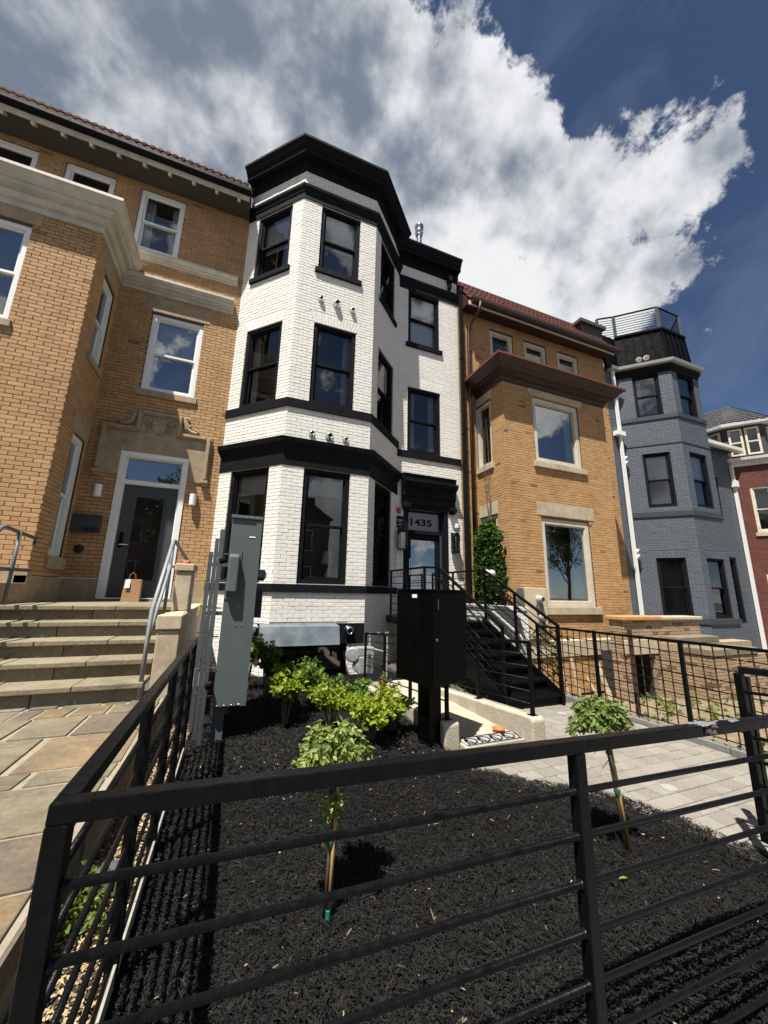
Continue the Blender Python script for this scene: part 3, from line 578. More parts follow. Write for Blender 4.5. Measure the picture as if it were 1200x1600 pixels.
    tiles('roof_tile_field', TILE_B, h, -6.6, -.53, 7.42, 8.76, R(60), .56, w=.15, course=.28)
    r = MB(); r.tube([(-6.6, 7.88, 9.46), (-.5, 7.88, 9.46)], .05, 8); r.build('ridge', TILE_B, h)
    # stone door surround with raised panel and shield
    s = MB(); n1 = .028
    A.box(s, .25, .53, 0, n1, 2.05, 2.93); A.box(s, 1.68, 1.95, 0, n1, 2.05, 2.93); A.box(s, .53, 1.68, 0, n1, 2.52, 2.93); A.box(s, .78, 1.40, 0, n1, 2.93, 3.30); sr = s.build('door_surround', STONE, h)
    md = MB()
    for (a, b, c, d) in ((.16, .25, 2.10, 3.02), (1.95, 2.04, 2.10, 3.02), (.25, .70, 2.93, 3.02), (1.48, 1.95, 2.93, 3.02), (.70, .78, 2.93, 3.39), (1.40, 1.48, 2.93, 3.39), (.78, 1.40, 3.30, 3.39)):
        A.box(md, a, b, 0, .075, c, d); A.box(md, a+.022, b-.022, .07, .10, c+.022, d-.022)
    for a in (.14, 1.93): A.box(md, a, a+.13, 0, .11, 2.04, 2.10); A.box(md, a+.02, a+.11, 0, .08, 1.99, 2.04)
    md.build('surround_moulding', STONE, sr, bevel=.006)
    sh = MB(); poly = [(-.13, .13), (-.05, .10), (0, .13), (.05, .10), (.13, .13), (.12, -.02), (.07, -.12), (0, -.17), (-.07, -.12), (-.12, -.02)]
    sh.prism([A.P(1.09+a, n1, 3.10+b) for a, b in poly], A.n*.035); sh.prism([A.P(1.09+a, n1+.036, 3.10+b) for a, b in ((-.115, .0), (-.115, .05), (.115, .09), (.115, .04))], A.n*.012)
    for sx in (-1, 1):
        for (a, b, r) in ((.20, .10, .055), (.19, -.01, .045), (.17, -.10, .05), (.24, .04, .03)): sh.lathe(A.P(1.09+sx*a, n1, 3.10+b), [(r, 0), (r, .018), (r*.6, .035), (r*.5, .015), (.001, .02)], 12, A.n)
    sh.build('carved_shield', STONE, sr)
    for sx in (-1, 1):
        c = MB(); cu = 1.09+sx*.50
        pts = [A.P(cu+sx*a, .03, z) for a, z in ((-.04, 3.36), (-.07, 3.30), (-.04, 3.22), (-.02, 3.14), (.06, 3.08), (.14, 3.07), (.18, 3.11), (.15, 3.15), (.12, 3.12))]
        c.tube(pts, [.03, .045, .05, .05, .045, .035, .03, .022, .018], 8); c.lathe(A.P(cu-sx*.05, .02, 3.33), [(.06, 0), (.06, .03), (.03, .05), (.02, .03), (.001, .035)], 12, A.n); c.lathe(A.P(cu, .02, 3.19), [(.05, 0), (.05, .03), (.001, .05)], 10, A.n)
        c.build('carved_scroll', STONE, sr)
    # door
    cs = MB(); ring(cs, A, .532, 1.678, -.20, 2.518, .09, -.11, .03, wb=.005); ring(cs, A, .60, 1.61, -.20, 2.46, .05, -.115, -.02, wb=.005); A.box(cs, .65, 1.56, -.10, -.03, 1.90, 1.98); df = cs.build('door_frame', WHITEV, h)
    g = MB(); quad(g, A, .64, 1.57, -.08, 1.97, 2.44); g.build('transom_pane', GLASSR, df)
    GD = mat('charcoal_door', (.050, .060, .062), (.044, .053, .055), rough=.45)
    d = MB(); ring(d, A, .655, 1.555, -.20, 1.895, .20, -.13, -.09, wb=.30); ring(d, A, .845, 1.365, .09, 1.705, .03, -.125, -.082); dr = d.build('door', GD, h)
    g = MB(); quad(g, A, .86, 1.35, -.105, .11, 1.69); g.build('pane', GLASSD, dr)
    k = MB(); A.box(k, .70, .765, -.09, -.065, .70, .98); k.build('keypad_lock', BLACKM, dr, bevel=.01)
    k = MB(); k.tube([A.P(.735, -.07, .755), A.P(.735, -.03, .755), A.P(.87, -.03, .755)], .011); k.build('handle', CHROME, dr)
    room(A, .60, 1.61, -.19, 2.5, -.131, .6, dr)
    return h, A, B, Rt
TH, TA, TB, TR_ = tan_house()
# ================================================================== OCHRE HOUSE with square bay
def ochre_house():
    h = thing('ochre_rowhouse', 'ochre brick rowhouse with square bay, rust red cornice and red clay tile roof', 'house', (8.2, 8, -2.2))
    C = Facet((5.87, BF), (9.45, BF)); D = Facet((5.87, PL), (5.87, BF)); E_ = Facet((5.45, PL), (11.3, PL)); S = Facet((5.312, PL), (5.87, PL)); Q = Facet((9.45, BF), (9.45, PL)); X = Facet((9.45, PL), (11.3, PL))
    o = .15
    bw = BrickWall(h, TANM, TANB3, L=.208, H=.066)
    bw.facet(C, -2.2, 5.4, [(.95, 2.56, 3.33, 5.14), (.98, 2.58, -.26, 1.87)], e0=.011, e1=.011)
    bw.facet(D, -2.2, 5.4, [(.0, .62, 3.30, 5.10), (.0, .70, -.26, 1.94)])
    bw.facet(Q, -2.2, 5.4)
    bw.facet(S, -2.2, 8.3); bw.facet(E_, 5.4, 8.3, [(a-o, b-o, 6.4, 7.87) for a, b in ((1.15, 2.01), (2.46, 3.35), (3.84, 4.74))], u0=.42)
    bw.facet(X, -2.2, 5.4, [(.45, 1.45, -.5, 1.9)])
    bw.facet(Facet((11.3, PL), (11.3, 9.)), -2, 8.3)
    bw.finish()
    SM = mat('window_off_white', (.62, .57, .46), (.52, .47, .37), rough=.55, stain=.3)
    window(h, C, .95, 2.56, 3.33, 5.14, SM, fw=.12, style='single', glass=GLASSR, sill=(.15, .09, .07), sillm=STONE2, curtain=((.06, .20), (.78, .94)))
    window(h, C, .98, 2.58, -.26, 1.87, SM, fw=.12, style='single', glass=GLASSR, sill=(.17, .10, .07), sillm=STONE2, curtain=((.06, .24), (.70, .94)))
    window(h, D, .0, .62, 3.30, 5.10, SM, fw=.08, style='single', glass=GLASSD, sill=(.14, .06, .06), sillm=STONE2)
    window(h, D, .0, .70, -.26, 1.94, SM, fw=.08, style='single', glass=GLASSD)
    for a, b in ((1.15, 2.01), (2.46, 3.35), (3.84, 4.74)): window(h, E_, a-o, b-o, 6.4, 7.87, SM, fw=.10, glass=GLASS)
    window(h, X, .45, 1.45, -.5, 1.9, SM, fw=.1, style='single', glass=GLASSD)
    for G_, a_ in ((C, (.84, 2.72, 5.18, 5.48)), (C, (.86, 2.76, 1.94, 2.28)), (D, (.0, .72, 5.13, 5.42)), (D, (.0, .75, 1.96, 2.28))):
        ln = MB(); G_.box(ln, a_[0], a_[1], 0, .018, a_[2], a_[3]); ln.build('stone_lintel', STONE2, h)
    wt = MB(); sweep(wt, [(5.87, PL), (5.87, BF), (9.45, BF), (9.45, PL)], [(-.02, -1.36), (.05, -1.36), (.05, -1.02), (.0, -.98)]); wt.build('water_table', STONE2, h)
    cn = MB(); sweep(cn, [(5.87, PL-.02), (5.87, BF), (9.45, BF), (9.45, PL-.02)], [(-.02, 5.36), (.03, 5.36), (.03, 5.42), (.07, 5.45), (.07, 5.50), (.20, 5.54), (.20, 5.58), (.26, 5.60), (.30, 5.64), (.30, 5.67), (.36, 5.72), (.42, 5.78), (-.1, 5.80)]); c = cn.build('bay_cornice', BROWNM, h)
    cf = MB(); sweep(cf, [(5.87, PL-.03), (5.87, BF), (9.45, BF), (9.45, PL-.03)], [(.40, 5.785), (.455, 5.785), (.455, 5.84), (-.2, 5.86), (-.2, 5.81)]); cf.build('cornice_flashing', RUSTT, c)
    f = MB(); f.box(5.95, 9.4, BF+.05, PL-.02, 5.80, 5.84); f.build('bay_roof', DKROOF, h)
    # broken stub cornice at the right of the bay
    k = MB(); sweep(k, [(9.46, PL), (10.4, PL)], [(-.02, 5.0), (.08, 5.0), (.14, 5.08), (.14, 5.15), (.22, 5.22), (.22, 5.28), (-.02, 5.3)]); k.build('side_cornice', BROWNM, h)
    e = MB(); e.box(5.44, 11.25, 7.6, 8.05, 8.16, 8.20); e.build('soffit', BROWNM, h)
    f = MB(); f.box(5.44, 11.3, 7.56, 7.6, 8.08, 8.21); f.build('fascia', SM, h)
    gt = MB(); sweep(gt, [(5.5, 7.56), (11.45, 7.56)], [(0, 8.12), (.10, 8.12), (.14, 8.18), (.14, 8.28), (.12, 8.28), (.09, 8.2), (0, 8.19)]); gt.build('gutter', BROWNM, h)
    b = MB(); b.prism([(5.44, 7.6, 8.21), (5.44, 8.4, 9.5), (5.44, 8.5, 8.21)], (5.86, 0, 0)); b.build('roof', TILE_R, h)
    tiles('roof_tile_field', TILE_R, h, 5.45, 11.35, 7.58, 8.24, R(58), 1.25, w=.17)
    r = MB(); r.box(5.4, 11.3, 8.30, 8.42, 9.42, 9.56); r.build('ridge', BROWNM, h)
    ch = MB(); ch.box(10.2, 11.2, 7.85, 8.5, 8.75, 9.2); ch.box(10.1, 11.3, 7.75, 8.6, 9.2, 9.32); ch.build('roof_hatch', mat('dark_grey_flashing', (.06, .05, .045), rough=.7), h)
    d = MB(); d.tube([(5.74, 7.45, 8.16), (5.74, 7.5, 7.95), (5.62, 7.86, 7.60), (5.60, 7.88, 7.3), (5.60, 7.88, -1.9)], .045, 10); d.build('downspout', BROWNM, h, smooth=True)
    return h, C, D
OH, OC, OD = ochre_house()
# ================================================================== SLATE GREY HOUSE
def grey_house():
    h = thing('grey_rowhouse', 'slate grey painted brick rowhouse with angled bay, metal parapet and roof deck railing', 'house', (14.2, 8, -2.2))
    G = Facet((11.86, PL), (12.95, BF)); H = Facet((12.95, BF), (14.42, BF)); K = Facet((14.42, BF), (15.5, PL)); Lf = Facet((11.3, PL), (11.86, PL)); W = Facet((15.5, PL), (17.95, PL))
    Z = ((-.56, 1.22), (2.84, 4.65), (5.97, 7.50)); gw, hw = (.46, 1.21), (.30, 1.18)
    bw = BrickWall(h, GREYM, GREYB, L=.21, H=.07, proud=.009)
    for F, w in ((G, gw), (H, hw)): bw.facet(F, -2.2, 7.72, [(*w, *z) for z in Z], [(*w, 4.65, .24, .12), (*w, 1.22, .24, .12)], .004, .004)
    bw.facet(K, -2.2, 7.72, [(.4, 1.15, *z) for z in Z]); bw.facet(Lf, -2.2, 7.72)
    bw.facet(W, -2.2, 6.0, [(.5, 1.4, 2.9, 4.6), (.7, 1.7, -.8, 1.5)])
    bw.finish()
    for F, w in ((G, gw), (H, hw), (K, (.4, 1.15))):
        window(h, F, *w, *Z[2], BLACK, fw=.06, glass=GLASS, curtain=((.1, .35),)); window(h, F, *w, *Z[1], BLACK, fw=.06, glass=GLASS, blind=.5, blm=BLINDW if F is G else BLINDG); window(h, F, *w, *Z[0], BLACK, fw=.06, glass=GLASSD)
    window(h, W, .5, 1.4, 2.9, 4.6, BLACK, fw=.06, glass=GLASSD); window(h, W, .7, 1.7, -.8, 1.5, BLACK, fw=.08, style='single', glass=GLASSD)
    bay = [(11.86, PL), (12.95, BF), (14.42, BF), (15.5, PL)]
    DG = mat('dark_grey_trim', (.032, .037, .041), (.042, .047, .052), rough=.5)
    for z0, z1 in ((5.82, 5.96), (2.52, 2.68), (-.72, -.57)): t = MB(); sweep(t, bay, [(-.02, z0), (.045, z0), (.045, z1), (-.02, z1+.01)]); t.build('sill_band', DG, h)
    t = MB(); sweep(t, bay, [(-.02, 4.93), (.03, 4.93), (.03, 4.98), (-.02, 4.99)]); t.build('string_course', GREYM, h)
    t = MB(); sweep(t, bay, [(-.02, 7.50), (.03, 7.50), (.03, 7.62), (.10, 7.66), (.10, 7.74), (-.02, 7.76)]); t.build('cornice', BLACK, h)
    gm = [(-.02, 7.765), (.14, 7.765), (.19, 7.79), (.21, 7.885), (.185, 7.885), (.16, 7.83), (-.02, 7.82)]
    t = MB(); sweep(t, [(11.45, PL), (11.86, PL)]+bay[1:3]+[(14.7, BF+.28)], gm); t.build('gutter', mat('grey_white_gutter', (.40, .39, .37), (.33, .32, .30), rough=.5), h)
    # standing seam parapet
    pp = [(12.05, PL), (13.05, 7.0), (14.36, 7.0), (15.3, PL)]; t = MB(); sweep(t, [(11.4, PL)]+pp, [(-.05, 7.85), (.06, 7.85), (-.04, 9.25), (-.12, 9.25)]); pa = t.build('parapet', BLACKBOX, h)
    for a, b in zip(pp, pp[1:]):
        F = Facet(a, b); n = int(F.L/.24)
        for i in range(n+1):
            s = MB(); u = F.L*i/n
            s.prism([F.P(u-.012, .05, 7.87), F.P(u+.012, .05, 7.87), F.P(u+.012, -.05, 9.23), F.P(u-.012, -.05, 9.23)], F.n*.035); s.build('seam', BLACKM, pa)
    t = MB(); sweep(t, pp, [(-.12, 9.255), (.02, 9.255), (.02, 9.32), (-.12, 9.32)]); t.build('parapet_cap', BLACK, pa)
    f = MB(); f.prism([(11.4, 8.05, 7.9), (12.1, 8.02, 7.9), (13.0, 7.1, 7.9), (14.4, 7.1, 7.9), (15.3, 8.02, 7.9), (15.3, 12, 7.9), (11.4, 12, 7.9)], (0, 0, .04)); f.build('roof', BLACK, h)
    # deck railing
    q = [(11.7, 8.35), (12.15, PL+.02), (13.10, 7.08), (14.30, 7.08), (15.2, PL+.02), (15.2, 10)]
    rail = MB()
    for a, b in zip(q, q[1:]): rail.bar((*a, 10.2), (*b, 10.2), .05, .04)
    rl = rail.build('deck_railing', BLACKM, h)
    for p in q[:5]: k = MB(); k.box(p[0]-.05, p[0]+.05, p[1]-.03, p[1]+.03, 9.27, 10.18); k.build('post', GREYMET, rl)
    for i in range(8):
        k = MB(); z = 9.38+i*.098
        for a, b in zip(q, q[1:]): k.tube([(*a, z), (*b, z)], .011, 6)
        k.build('rail', BLACKM, rl)
    for u, z in ((.62, 8.12), (.84, 8.14)): v = MB(); P = Facet(*pp[:2]); v.lathe(P.P(u, .03, z+.05), [(.085, 0), (.085, .10), (.07, .12), (.06, .06), (.001, .05)], 16, P.n+np.array((0, 0, -.3))); v.build('vent_hood', WHITEV, h, smooth=True)
    for z in (4.55, 4.38, 1.45, 1.28): v = MB(); v.lathe(Lf.P(.42, .02, z), [(.07, 0), (.07, .12), (.06, .15), (.05, .08), (.001, .06)], 14, Lf.n+np.array((0, 0, -.3))); v.build('vent_hood', WHITEV, h, smooth=True)
    d = MB(); d.bar((11.62, 7.93, 7.8), (11.62, 7.93, 5.45), .09, .08, (0, 1, 0)); d.bar((11.60, 7.92, 5.30), (11.60, 7.92, -.9), .09, .08, (0, 1, 0)); d.box(11.35, 11.75, 7.82, 7.98, 5.30, 5.45); d.build('downspout', WHITEV, h)
    d = MB(); d.box(17.80, 17.90, 7.88, 7.97, -2.0, 5.2); d.box(17.72, 17.94, 7.82, 7.98, 4.3, 4.55); d.build('downspout', WHITEV, h)
    g = MB(); sweep(g, [(15.6, 7.7), (18.1, 7.7)], [(0, 5.65), (.12, 5.65), (.15, 5.70), (.15, 5.82), (0, 5.82)]); g.build('gutter', WHITEP, h)
    s = MB(); s.prism([(15.4, 7.62, 5.75), (15.4, 9.2, 7.3), (15.4, 9.2, 5.75)], (2.6, 0, 0)); s.build('side_roof', SHINGLE, h)
    return h
GH = grey_house()
# ================================================================== RED HOUSE at the end
def red_house():
    h = thing('red_rowhouse', 'dark red brick rowhouse with slate mansard roof, cream windows and bracketed cornice', 'house', (20, 8, -2.2))
    A = Facet((18.0, PL), (18.75, 7.0)); B = Facet((18.75, 7.0), (21.5, 7.0)); S = Facet((18.0, 9.5), (18.0, PL))
    bw = BrickWall(h, REDM, REDB, L=.21, H=.07)
    bw.facet(A, -2.2, 5.2, [(.42, 1.05, 2.5, 4.3), (.42, 1.05, -.9, 1.0)], [(.42, 1.05, 4.3, .25, .1), (.42, 1.05, 1.0, .25, .1)]); bw.facet(B, -2.2, 5.2, [(.5, 1.9, 2.5, 4.3)]); bw.facet(S, -2.2, 5.2)
    bw.finish()
    window(h, A, .42, 1.05, 2.5, 4.3, CREAM, fw=.08, glass=GLASSD, sill=(.14, .08, .06), sillm=STONE2); window(h, A, .42, 1.05, -.9, 1.0, CREAM, fw=.08, glass=GLASSD, sill=(.14, .08, .06), sillm=STONE2); window(h, B, .5, 1.9, 2.5, 4.3, CREAM, fw=.08, glass=GLASSD)
    pth = [(18.0, 9.0), (18.0, PL), (18.75, 7.0), (21.5, 7.0)]
    t = MB(); sweep(t, pth, [(-.02, 5.15), (.08, 5.15), (.10, 5.30), (.22, 5.36), (.24, 5.46), (-.02, 5.5)]); t.build('cornice', WHITEP, h)
    dn = MB()
    for F in (A, B):
        for i in range(int(F.L/.1)): F.box(dn, i*.1, i*.1+.05, .10, .15, 5.24, 5.31)
    dn.build('dentil_course', WHITEP, h, kind='stuff')
    # dormer storey: clapboard cheeks, cream windows, slate mansard and hipped roof
    dm = MB(); sweep(dm, [(18.1, 9.5), (18.1, 8.1), (18.8, 7.15), (21.5, 7.15)], [(-.1, 5.5), (.0, 5.5), (.0, 6.85), (-.1, 6.85)]); dm.build('dormer_wall', SHINGLE, h)
    DA = Facet((18.1, 8.1), (18.8, 7.15)); DB = Facet((18.8, 7.15), (21.5, 7.15)); DS = Facet((18.1, 9.2), (18.1, 8.1))
    for F, ws in ((DA, ((.12, .55), (.62, 1.05))), (DB, ((.2, .8), (.9, 1.5))), (DS, ((.1, .5), (.6, 1.0)))):
        for a, b in ws:
            f = MB(); ring(f, F, a, b, 5.62, 6.75, .07, .005, .06); w = f.build('window', CREAM, h)
            p = MB(); quad(p, F, a+.06, b-.06, .02, 5.7, 6.7); p.build('pane', GLASSD, w); s = MB(); F.box(s, a+.06, b-.06, .021, .05, 6.14, 6.20); s.build('sash', CREAM, w)
    t = MB(); sweep(t, [(18.1, 9.5), (18.1, 8.1), (18.8, 7.15), (21.5, 7.15)], [(-.05, 6.86), (.25, 6.86), (.27, 6.98), (-.05, 7.0)]); t.build('eave', WHITEP, h)
    # hipped roof with rows of shingles
    ev = [np.array(p) for p in ((17.85, 9.6, 6.99), (17.85, 8.0, 6.99), (18.65, 6.88, 6.99), (21.6, 6.88, 6.99))]; tp = [np.array(p) for p in ((19.2, 9.6, 8.25), (19.2, 8.8, 8.25), (19.4, 8.3, 8.25), (21.6, 8.3, 8.25))]
    sg = MB()
    for a, b, c, d in zip(ev, ev[1:], tp, tp[1:]):
        nn = np.cross(b-a, c-a); nn = nn/np.linalg.norm(nn); nn = nn if nn[2] > 0 else -nn
        for r in range(9):
            t0, t1 = r/9, (r+1.15)/9; l0, l1 = a+(c-a)*t0, b+(d-b)*t0; u0, u1 = a+(c-a)*min(t1, 1), b+(d-b)*min(t1, 1); n = max(3, int(np.linalg.norm(l1-l0)/.22))
            for i in range(n):
                f0, f1 = i/n, (i+1)/n-.03
                sg.add([tuple(l0+(l1-l0)*f0+nn*.035), tuple(l0+(l1-l0)*f1+nn*.035), tuple(u0+(u1-u0)*f1+nn*.005), tuple(u0+(u1-u0)*f0+nn*.005), tuple(l0+(l1-l0)*f0), tuple(l0+(l1-l0)*f1)], [(0, 1, 2, 3), (4, 5, 1, 0)], random.random())
    rf = MB(); 
    for a, b, c, d in zip(ev, ev[1:], tp, tp[1:]): rf.add([tuple(a), tuple(b), tuple(d), tuple(c)], [(0, 1, 2, 3)])
    rf.add([tuple(p) for p in tp]+[(21.6, 9.6, 8.25)], [(0, 1, 2, 3, 4)])
    ro = rf.build('roof', SHINGLE, h); sg.build('shingle_field', SHINGLE, ro, kind='stuff')
    return h
RH = red_house()
# ================================================================== SETTING: ground, beds, paving
def struct(o): o['kind'] = 'structure'; return o
PAV = -1.47
def mulch_z(x, y): return -1.40-.022*np.maximum(x, 0)+.012*np.sin(3.1*x+1.3*y)+.012*np.sin(2.3*y-1.1*x)+.007*np.sin(9.1*x+2.0*np.sin(5*y))*np.sin(8.3*y+1.5*x)
g = MB(); g.add([(-300, -300, -2.6), (300, -300, -2.6), (300, 300, -2.6), (-300, 300, -2.6)], [(0, 1, 2, 3)])
struct(g.build('ground', mat('far_ground', (.10, .095, .085), (.07, .075, .06), rough=.95, ns=.3)))
sw = MB(); sw.box(-40, 40, -3.4, .98, -2.5, -1.52)
sidewalk = struct(sw.build('sidewalk', CONC))
rd = MB(); rd.box(-60, 60, -13, -3.5, -2.5, -1.68); struct(rd.build('road', mat('asphalt', (.05, .05, .052), (.065, .065, .066), rough=.95, ns=2, bump=.5, bs=120)))
far = MB(); far.box(-60, 60, -16.5, -13.1, -2.5, -1.52); struct(far.build('far_pavement', CONC))
# mulch bed: soil sheet with thousands of shredded bark chips
edge = [(2.05, 3.6), (2.10, 3.03), (2.67, 2.50), (2.92, 2.16), (3.07, 1.70), (3.12, 1.45), (3.15, 1.0)]
def bed_right(y):
    ys = [p[1] for p in edge][::-1]; xs = [p[0] for p in edge][::-1]
    return np.interp(y, ys, xs)
def soil_sheet():
    b = MB(); ys = np.linspace(1.0, 8.0, 57); nx = 30
    for y in ys:
        xr = bed_right(y) if y < 3.6 else 2.05
        for i in range(nx+1):
            x = -.262+(xr+.262)*i/nx; b.v.append((x, y, float(mulch_z(x, y))-.02))
    for j in range(len(ys)-1):
        for i in range(nx): a = j*(nx+1)+i; b.f.append((a, a+1, a+nx+2, a+nx+1)); b.r.append(.5)
    return b
SOIL = mat('dark_soil', (.006, .0055, .005), (.013, .012, .0105), rough=.95, ns=30, bump=1.0, bs=70)
bed = struct(soil_sheet().build('mulch_bed', SOIL, smooth=True))
def chips(n, ys, xs, zf, lmin, lmax, wmin, wmax, seedlift=.02):
    """n shredded chips: bent strips of two quads, lying at all angles"""
    y, x = ys, xs; z = zf; L = RNG.uniform(lmin, lmax, n)*RNG.uniform(.5, 1, n); W = RNG.uniform(wmin, wmax, n)
    a = RNG.uniform(0, 2*np.pi, n); tl = RNG.normal(0, .20, n); ro = RNG.normal(0, .5, n)
    t = np.stack([np.cos(a)*np.cos(tl), np.sin(a)*np.cos(tl), np.sin(tl)], 1); s0 = np.stack([-np.sin(a), np.cos(a), np.zeros(n)], 1); u0 = np.cross(t, s0)
    s = s0*np.cos(ro)[:, None]+u0*np.sin(ro)[:, None]; u = np.cross(t, s); c = np.stack([x, y, z], 1)
    bend = RNG.normal(0, .12, n)*L; V = np.empty((n, 6, 3))
    for k, f in enumerate((-.5, 0, .5)):
        taper = .55 if k != 1 else 1.0
        m_ = c+t*(L*f)[:, None]+(u*bend[:, None] if k == 1 else 0)
        V[:, 2*k] = m_-s*(W*taper/2)[:, None]; V[:, 2*k+1] = m_+s*(W*taper/2)[:, None]
    idx = np.arange(n)[:, None]*6; Fq = np.concatenate([np.stack([idx+0, idx+1, idx+3, idx+2], 2)[:, 0], np.stack([idx+2, idx+3, idx+5, idx+4], 2)[:, 0]])
    rn = RNG.random(n).astype(np.float32)
    return V.reshape(-1, 3), Fq, np.concatenate([rn, rn])
def chip_object(name, parts, mt, parent=None):
    V = []; Fq = []; rn = []; k = 0
    for v, f, r in parts: V.append(v); Fq.append(f+k); rn.append(r); k += len(v)
    V = np.concatenate(V); Fq = np.concatenate(Fq); rn = np.concatenate(rn)
    org = np.array((V[:, 0].mean(), V[:, 1].mean(), V[:, 2].min())); me = bpy.data.meshes.new(name)
    me.vertices.add(len(V)); me.vertices.foreach_set('co', (V-org).ravel()); nf = len(Fq)
    me.loops.add(nf*4); me.loops.foreach_set('vertex_index', Fq.ravel().astype(np.int32)); me.polygons.add(nf); me.polygons.foreach_set('loop_start', np.arange(nf)*4); me.polygons.foreach_set('loop_total', np.full(nf, 4))
    me.update(calc_edges=True); me.materials.append(mt); at = me.attributes.new('rnd', 'FLOAT', 'FACE'); at.data.foreach_set('value', rn)
    o = bpy.data.objects.new(name, me); link(o, org, parent); o['kind'] = 'stuff'; return o
MULCH = mat('shredded_mulch', (.0018, .0017, .0016), (.0180, .0168, .0158), rough=.8, rnd='attr', ns=40, stain=.6, odd=((.988, .995, (.05, .037, .025)), (.998, 1.0, (.16, .12, .07))), spec=.18)
def scatter(n, y0, y1):
    y = RNG.uniform(y0, y1, n); xr = np.where(y < 3.6, bed_right(y), 2.05)+RNG.normal(0, .02, n); x = -.265+(xr+.265)*RNG.random(n); return x, y
pt = []
x, y = scatter(115000, 1.0, 3.3); pt.append(chips(len(x), y, x, mulch_z(x, y)+RNG.uniform(-.012, .007, len(x)), .012, .050, .0022, .0065))
x, y = scatter(2600, 1.0, 3.6); pt.append(chips(len(x), y, x, mulch_z(x, y)+RNG.uniform(.0, .016, len(x)), .05, .13, .003, .009))
x, y = scatter(42000, 3.2, 7.9); pt.append(chips(len(x), y, x, mulch_z(x, y)+RNG.uniform(-.018, .014, len(x)), .022, .075, .005, .012))
tag(chip_object('bark_mulch', pt, MULCH), 'black shredded bark mulch covering the garden bed', 'mulch')
# a few pale wood splinters and fallen leaves on the mulch
PALE = mat('pale_splinter', (.42, .32, .20), (.28, .2, .12), rough=.8, rnd='attr')
n = 150; x, y = scatter(n, 1.1, 4.2); tag(chip_object('pale_splinters', [chips(n, y, x, mulch_z(x, y)+.013, .008, .035, .003, .007)], PALE), 'pale wood splinters scattered over the black mulch', 'splinters')
LEAFY = leafmat('yellow_leaf', (.35, .38, .05), (.20, .30, .04))
# planting strip between the fence and the flagstones
st = MB(); st.box(-.56, -.268, .98, 4.75, -2.0, -1.42); strip = struct(st.build('planting_strip', mat('strip_soil', (.06, .045, .03), (.12, .09, .055), rough=.95, ns=20, bump=1., bs=60)))
n = 16000; y = RNG.uniform(1.0, 4.7, n); x = RNG.uniform(-.55, -.275, n)
LITTER = mat('leaf_litter', (.16, .10, .05), (.50, .38, .21), rough=.85, rnd='attr', odd=((.0, .3, (.03, .022, .015)),))
tag(chip_object('leaf_litter', [chips(n, y, x, -1.405+RNG.uniform(-.01, .02, n), .010, .04, .005, .014)], LITTER), 'tan leaf litter and wood bits in the strip beside the fence', 'leaf litter')
ed = MB(); ed.bar((-.268, 1.06, -1.375), (-.268, 3.9, -1.375), .012, .08); tag(ed.build('bed_edging', mat('weathered_edging', (.34, .32, .27), (.22, .2, .17), rough=.9, ns=20)), 'thin weathered edging strip along the foot of the side fence', 'edging')
# flagstone terrace of the tan house
pb = MB(); pb.box(-7, -.56, .6, 4.74, -2.2, -1.130); terrace = struct(pb.build('terrace', mat('terrace_mortar', (.30, .265, .20), (.20, .175, .13), rough=.95, ns=8, bump=.4)))
FLAGS = [mat('flagstone_%s' % k, a, b, rough=.8, ns=3.2, bump=.9, bs=24, stain=.5, spk=.26) for k, a, b in (('tan', (.205, .168, .108), (.115, .095, .066)), ('ochre', (.225, .158, .08), (.13, .10, .066)), ('grey', (.15, .150, .135), (.19, .175, .135)), ('brown', (.155, .118, .078), (.095, .08, .062)))]
yy = .6; row = 0
while yy < 4.66:
    dy = random.choice((.22, .30, .40, .52, .62)); dy = min(dy, 4.72-yy); xx = -.575
    while xx > -4.6:
        w = random.uniform(.32, .85); x0 = xx-w; jt = .009; cut = random.random()
        parts_ = [(x0, xx, 0, 1)] if cut < .6 else ([(x0, xx, 0, .45), (x0, xx, .45, 1)] if w > .6 and dy > .3 else [(x0, x0+w*.42, 0, 1), (x0+w*.42, xx, 0, 1)])
        for (pa_, pb_, q0, q1) in parts_:
            f = MB(); ya, yb_ = yy+dy*q0, yy+dy*q1; sk = lambda: random.uniform(0, .022)
            c4 = [(pa_+jt+sk(), ya+jt+sk()*.5), ((pa_+pb_)/2, ya+jt+sk()*.6), (pb_-jt-sk(), ya+jt+sk()*.5), (pb_-jt-sk(), yb_-jt), ((pa_+pb_)/2, yb_-jt-sk()*.6), (pa_+jt+sk(), yb_-jt-sk()*.5)]
            zt = -1.12+random.uniform(-.005, .004)
            f.prism([(a, b, -1.15) for a, b in c4], (0, 0, zt+1.15)); f.build('flagstone', random.choices(FLAGS, (4, 2.6, .9, 2))[0], terrace, bevel=.005)
        xx = x0
    yy += dy; row += 1
for i in range(9):                                   # rough stone edge facing the strip
    f = MB(); y0 = .62+i*.455; dz = 0; n = 6
    pr = [(random.uniform(.0, .035), z) for z in np.linspace(-1.6, -1.132, n)]
    f.prism([(-.575, y0, -1.6)]+[(-.57+a, y0, z) for a, z in pr]+[(-.575, y0, -1.132)], (0, .445, 0)); f.build('edge_stone', FLAGS[3 if i % 2 else 0], terrace)
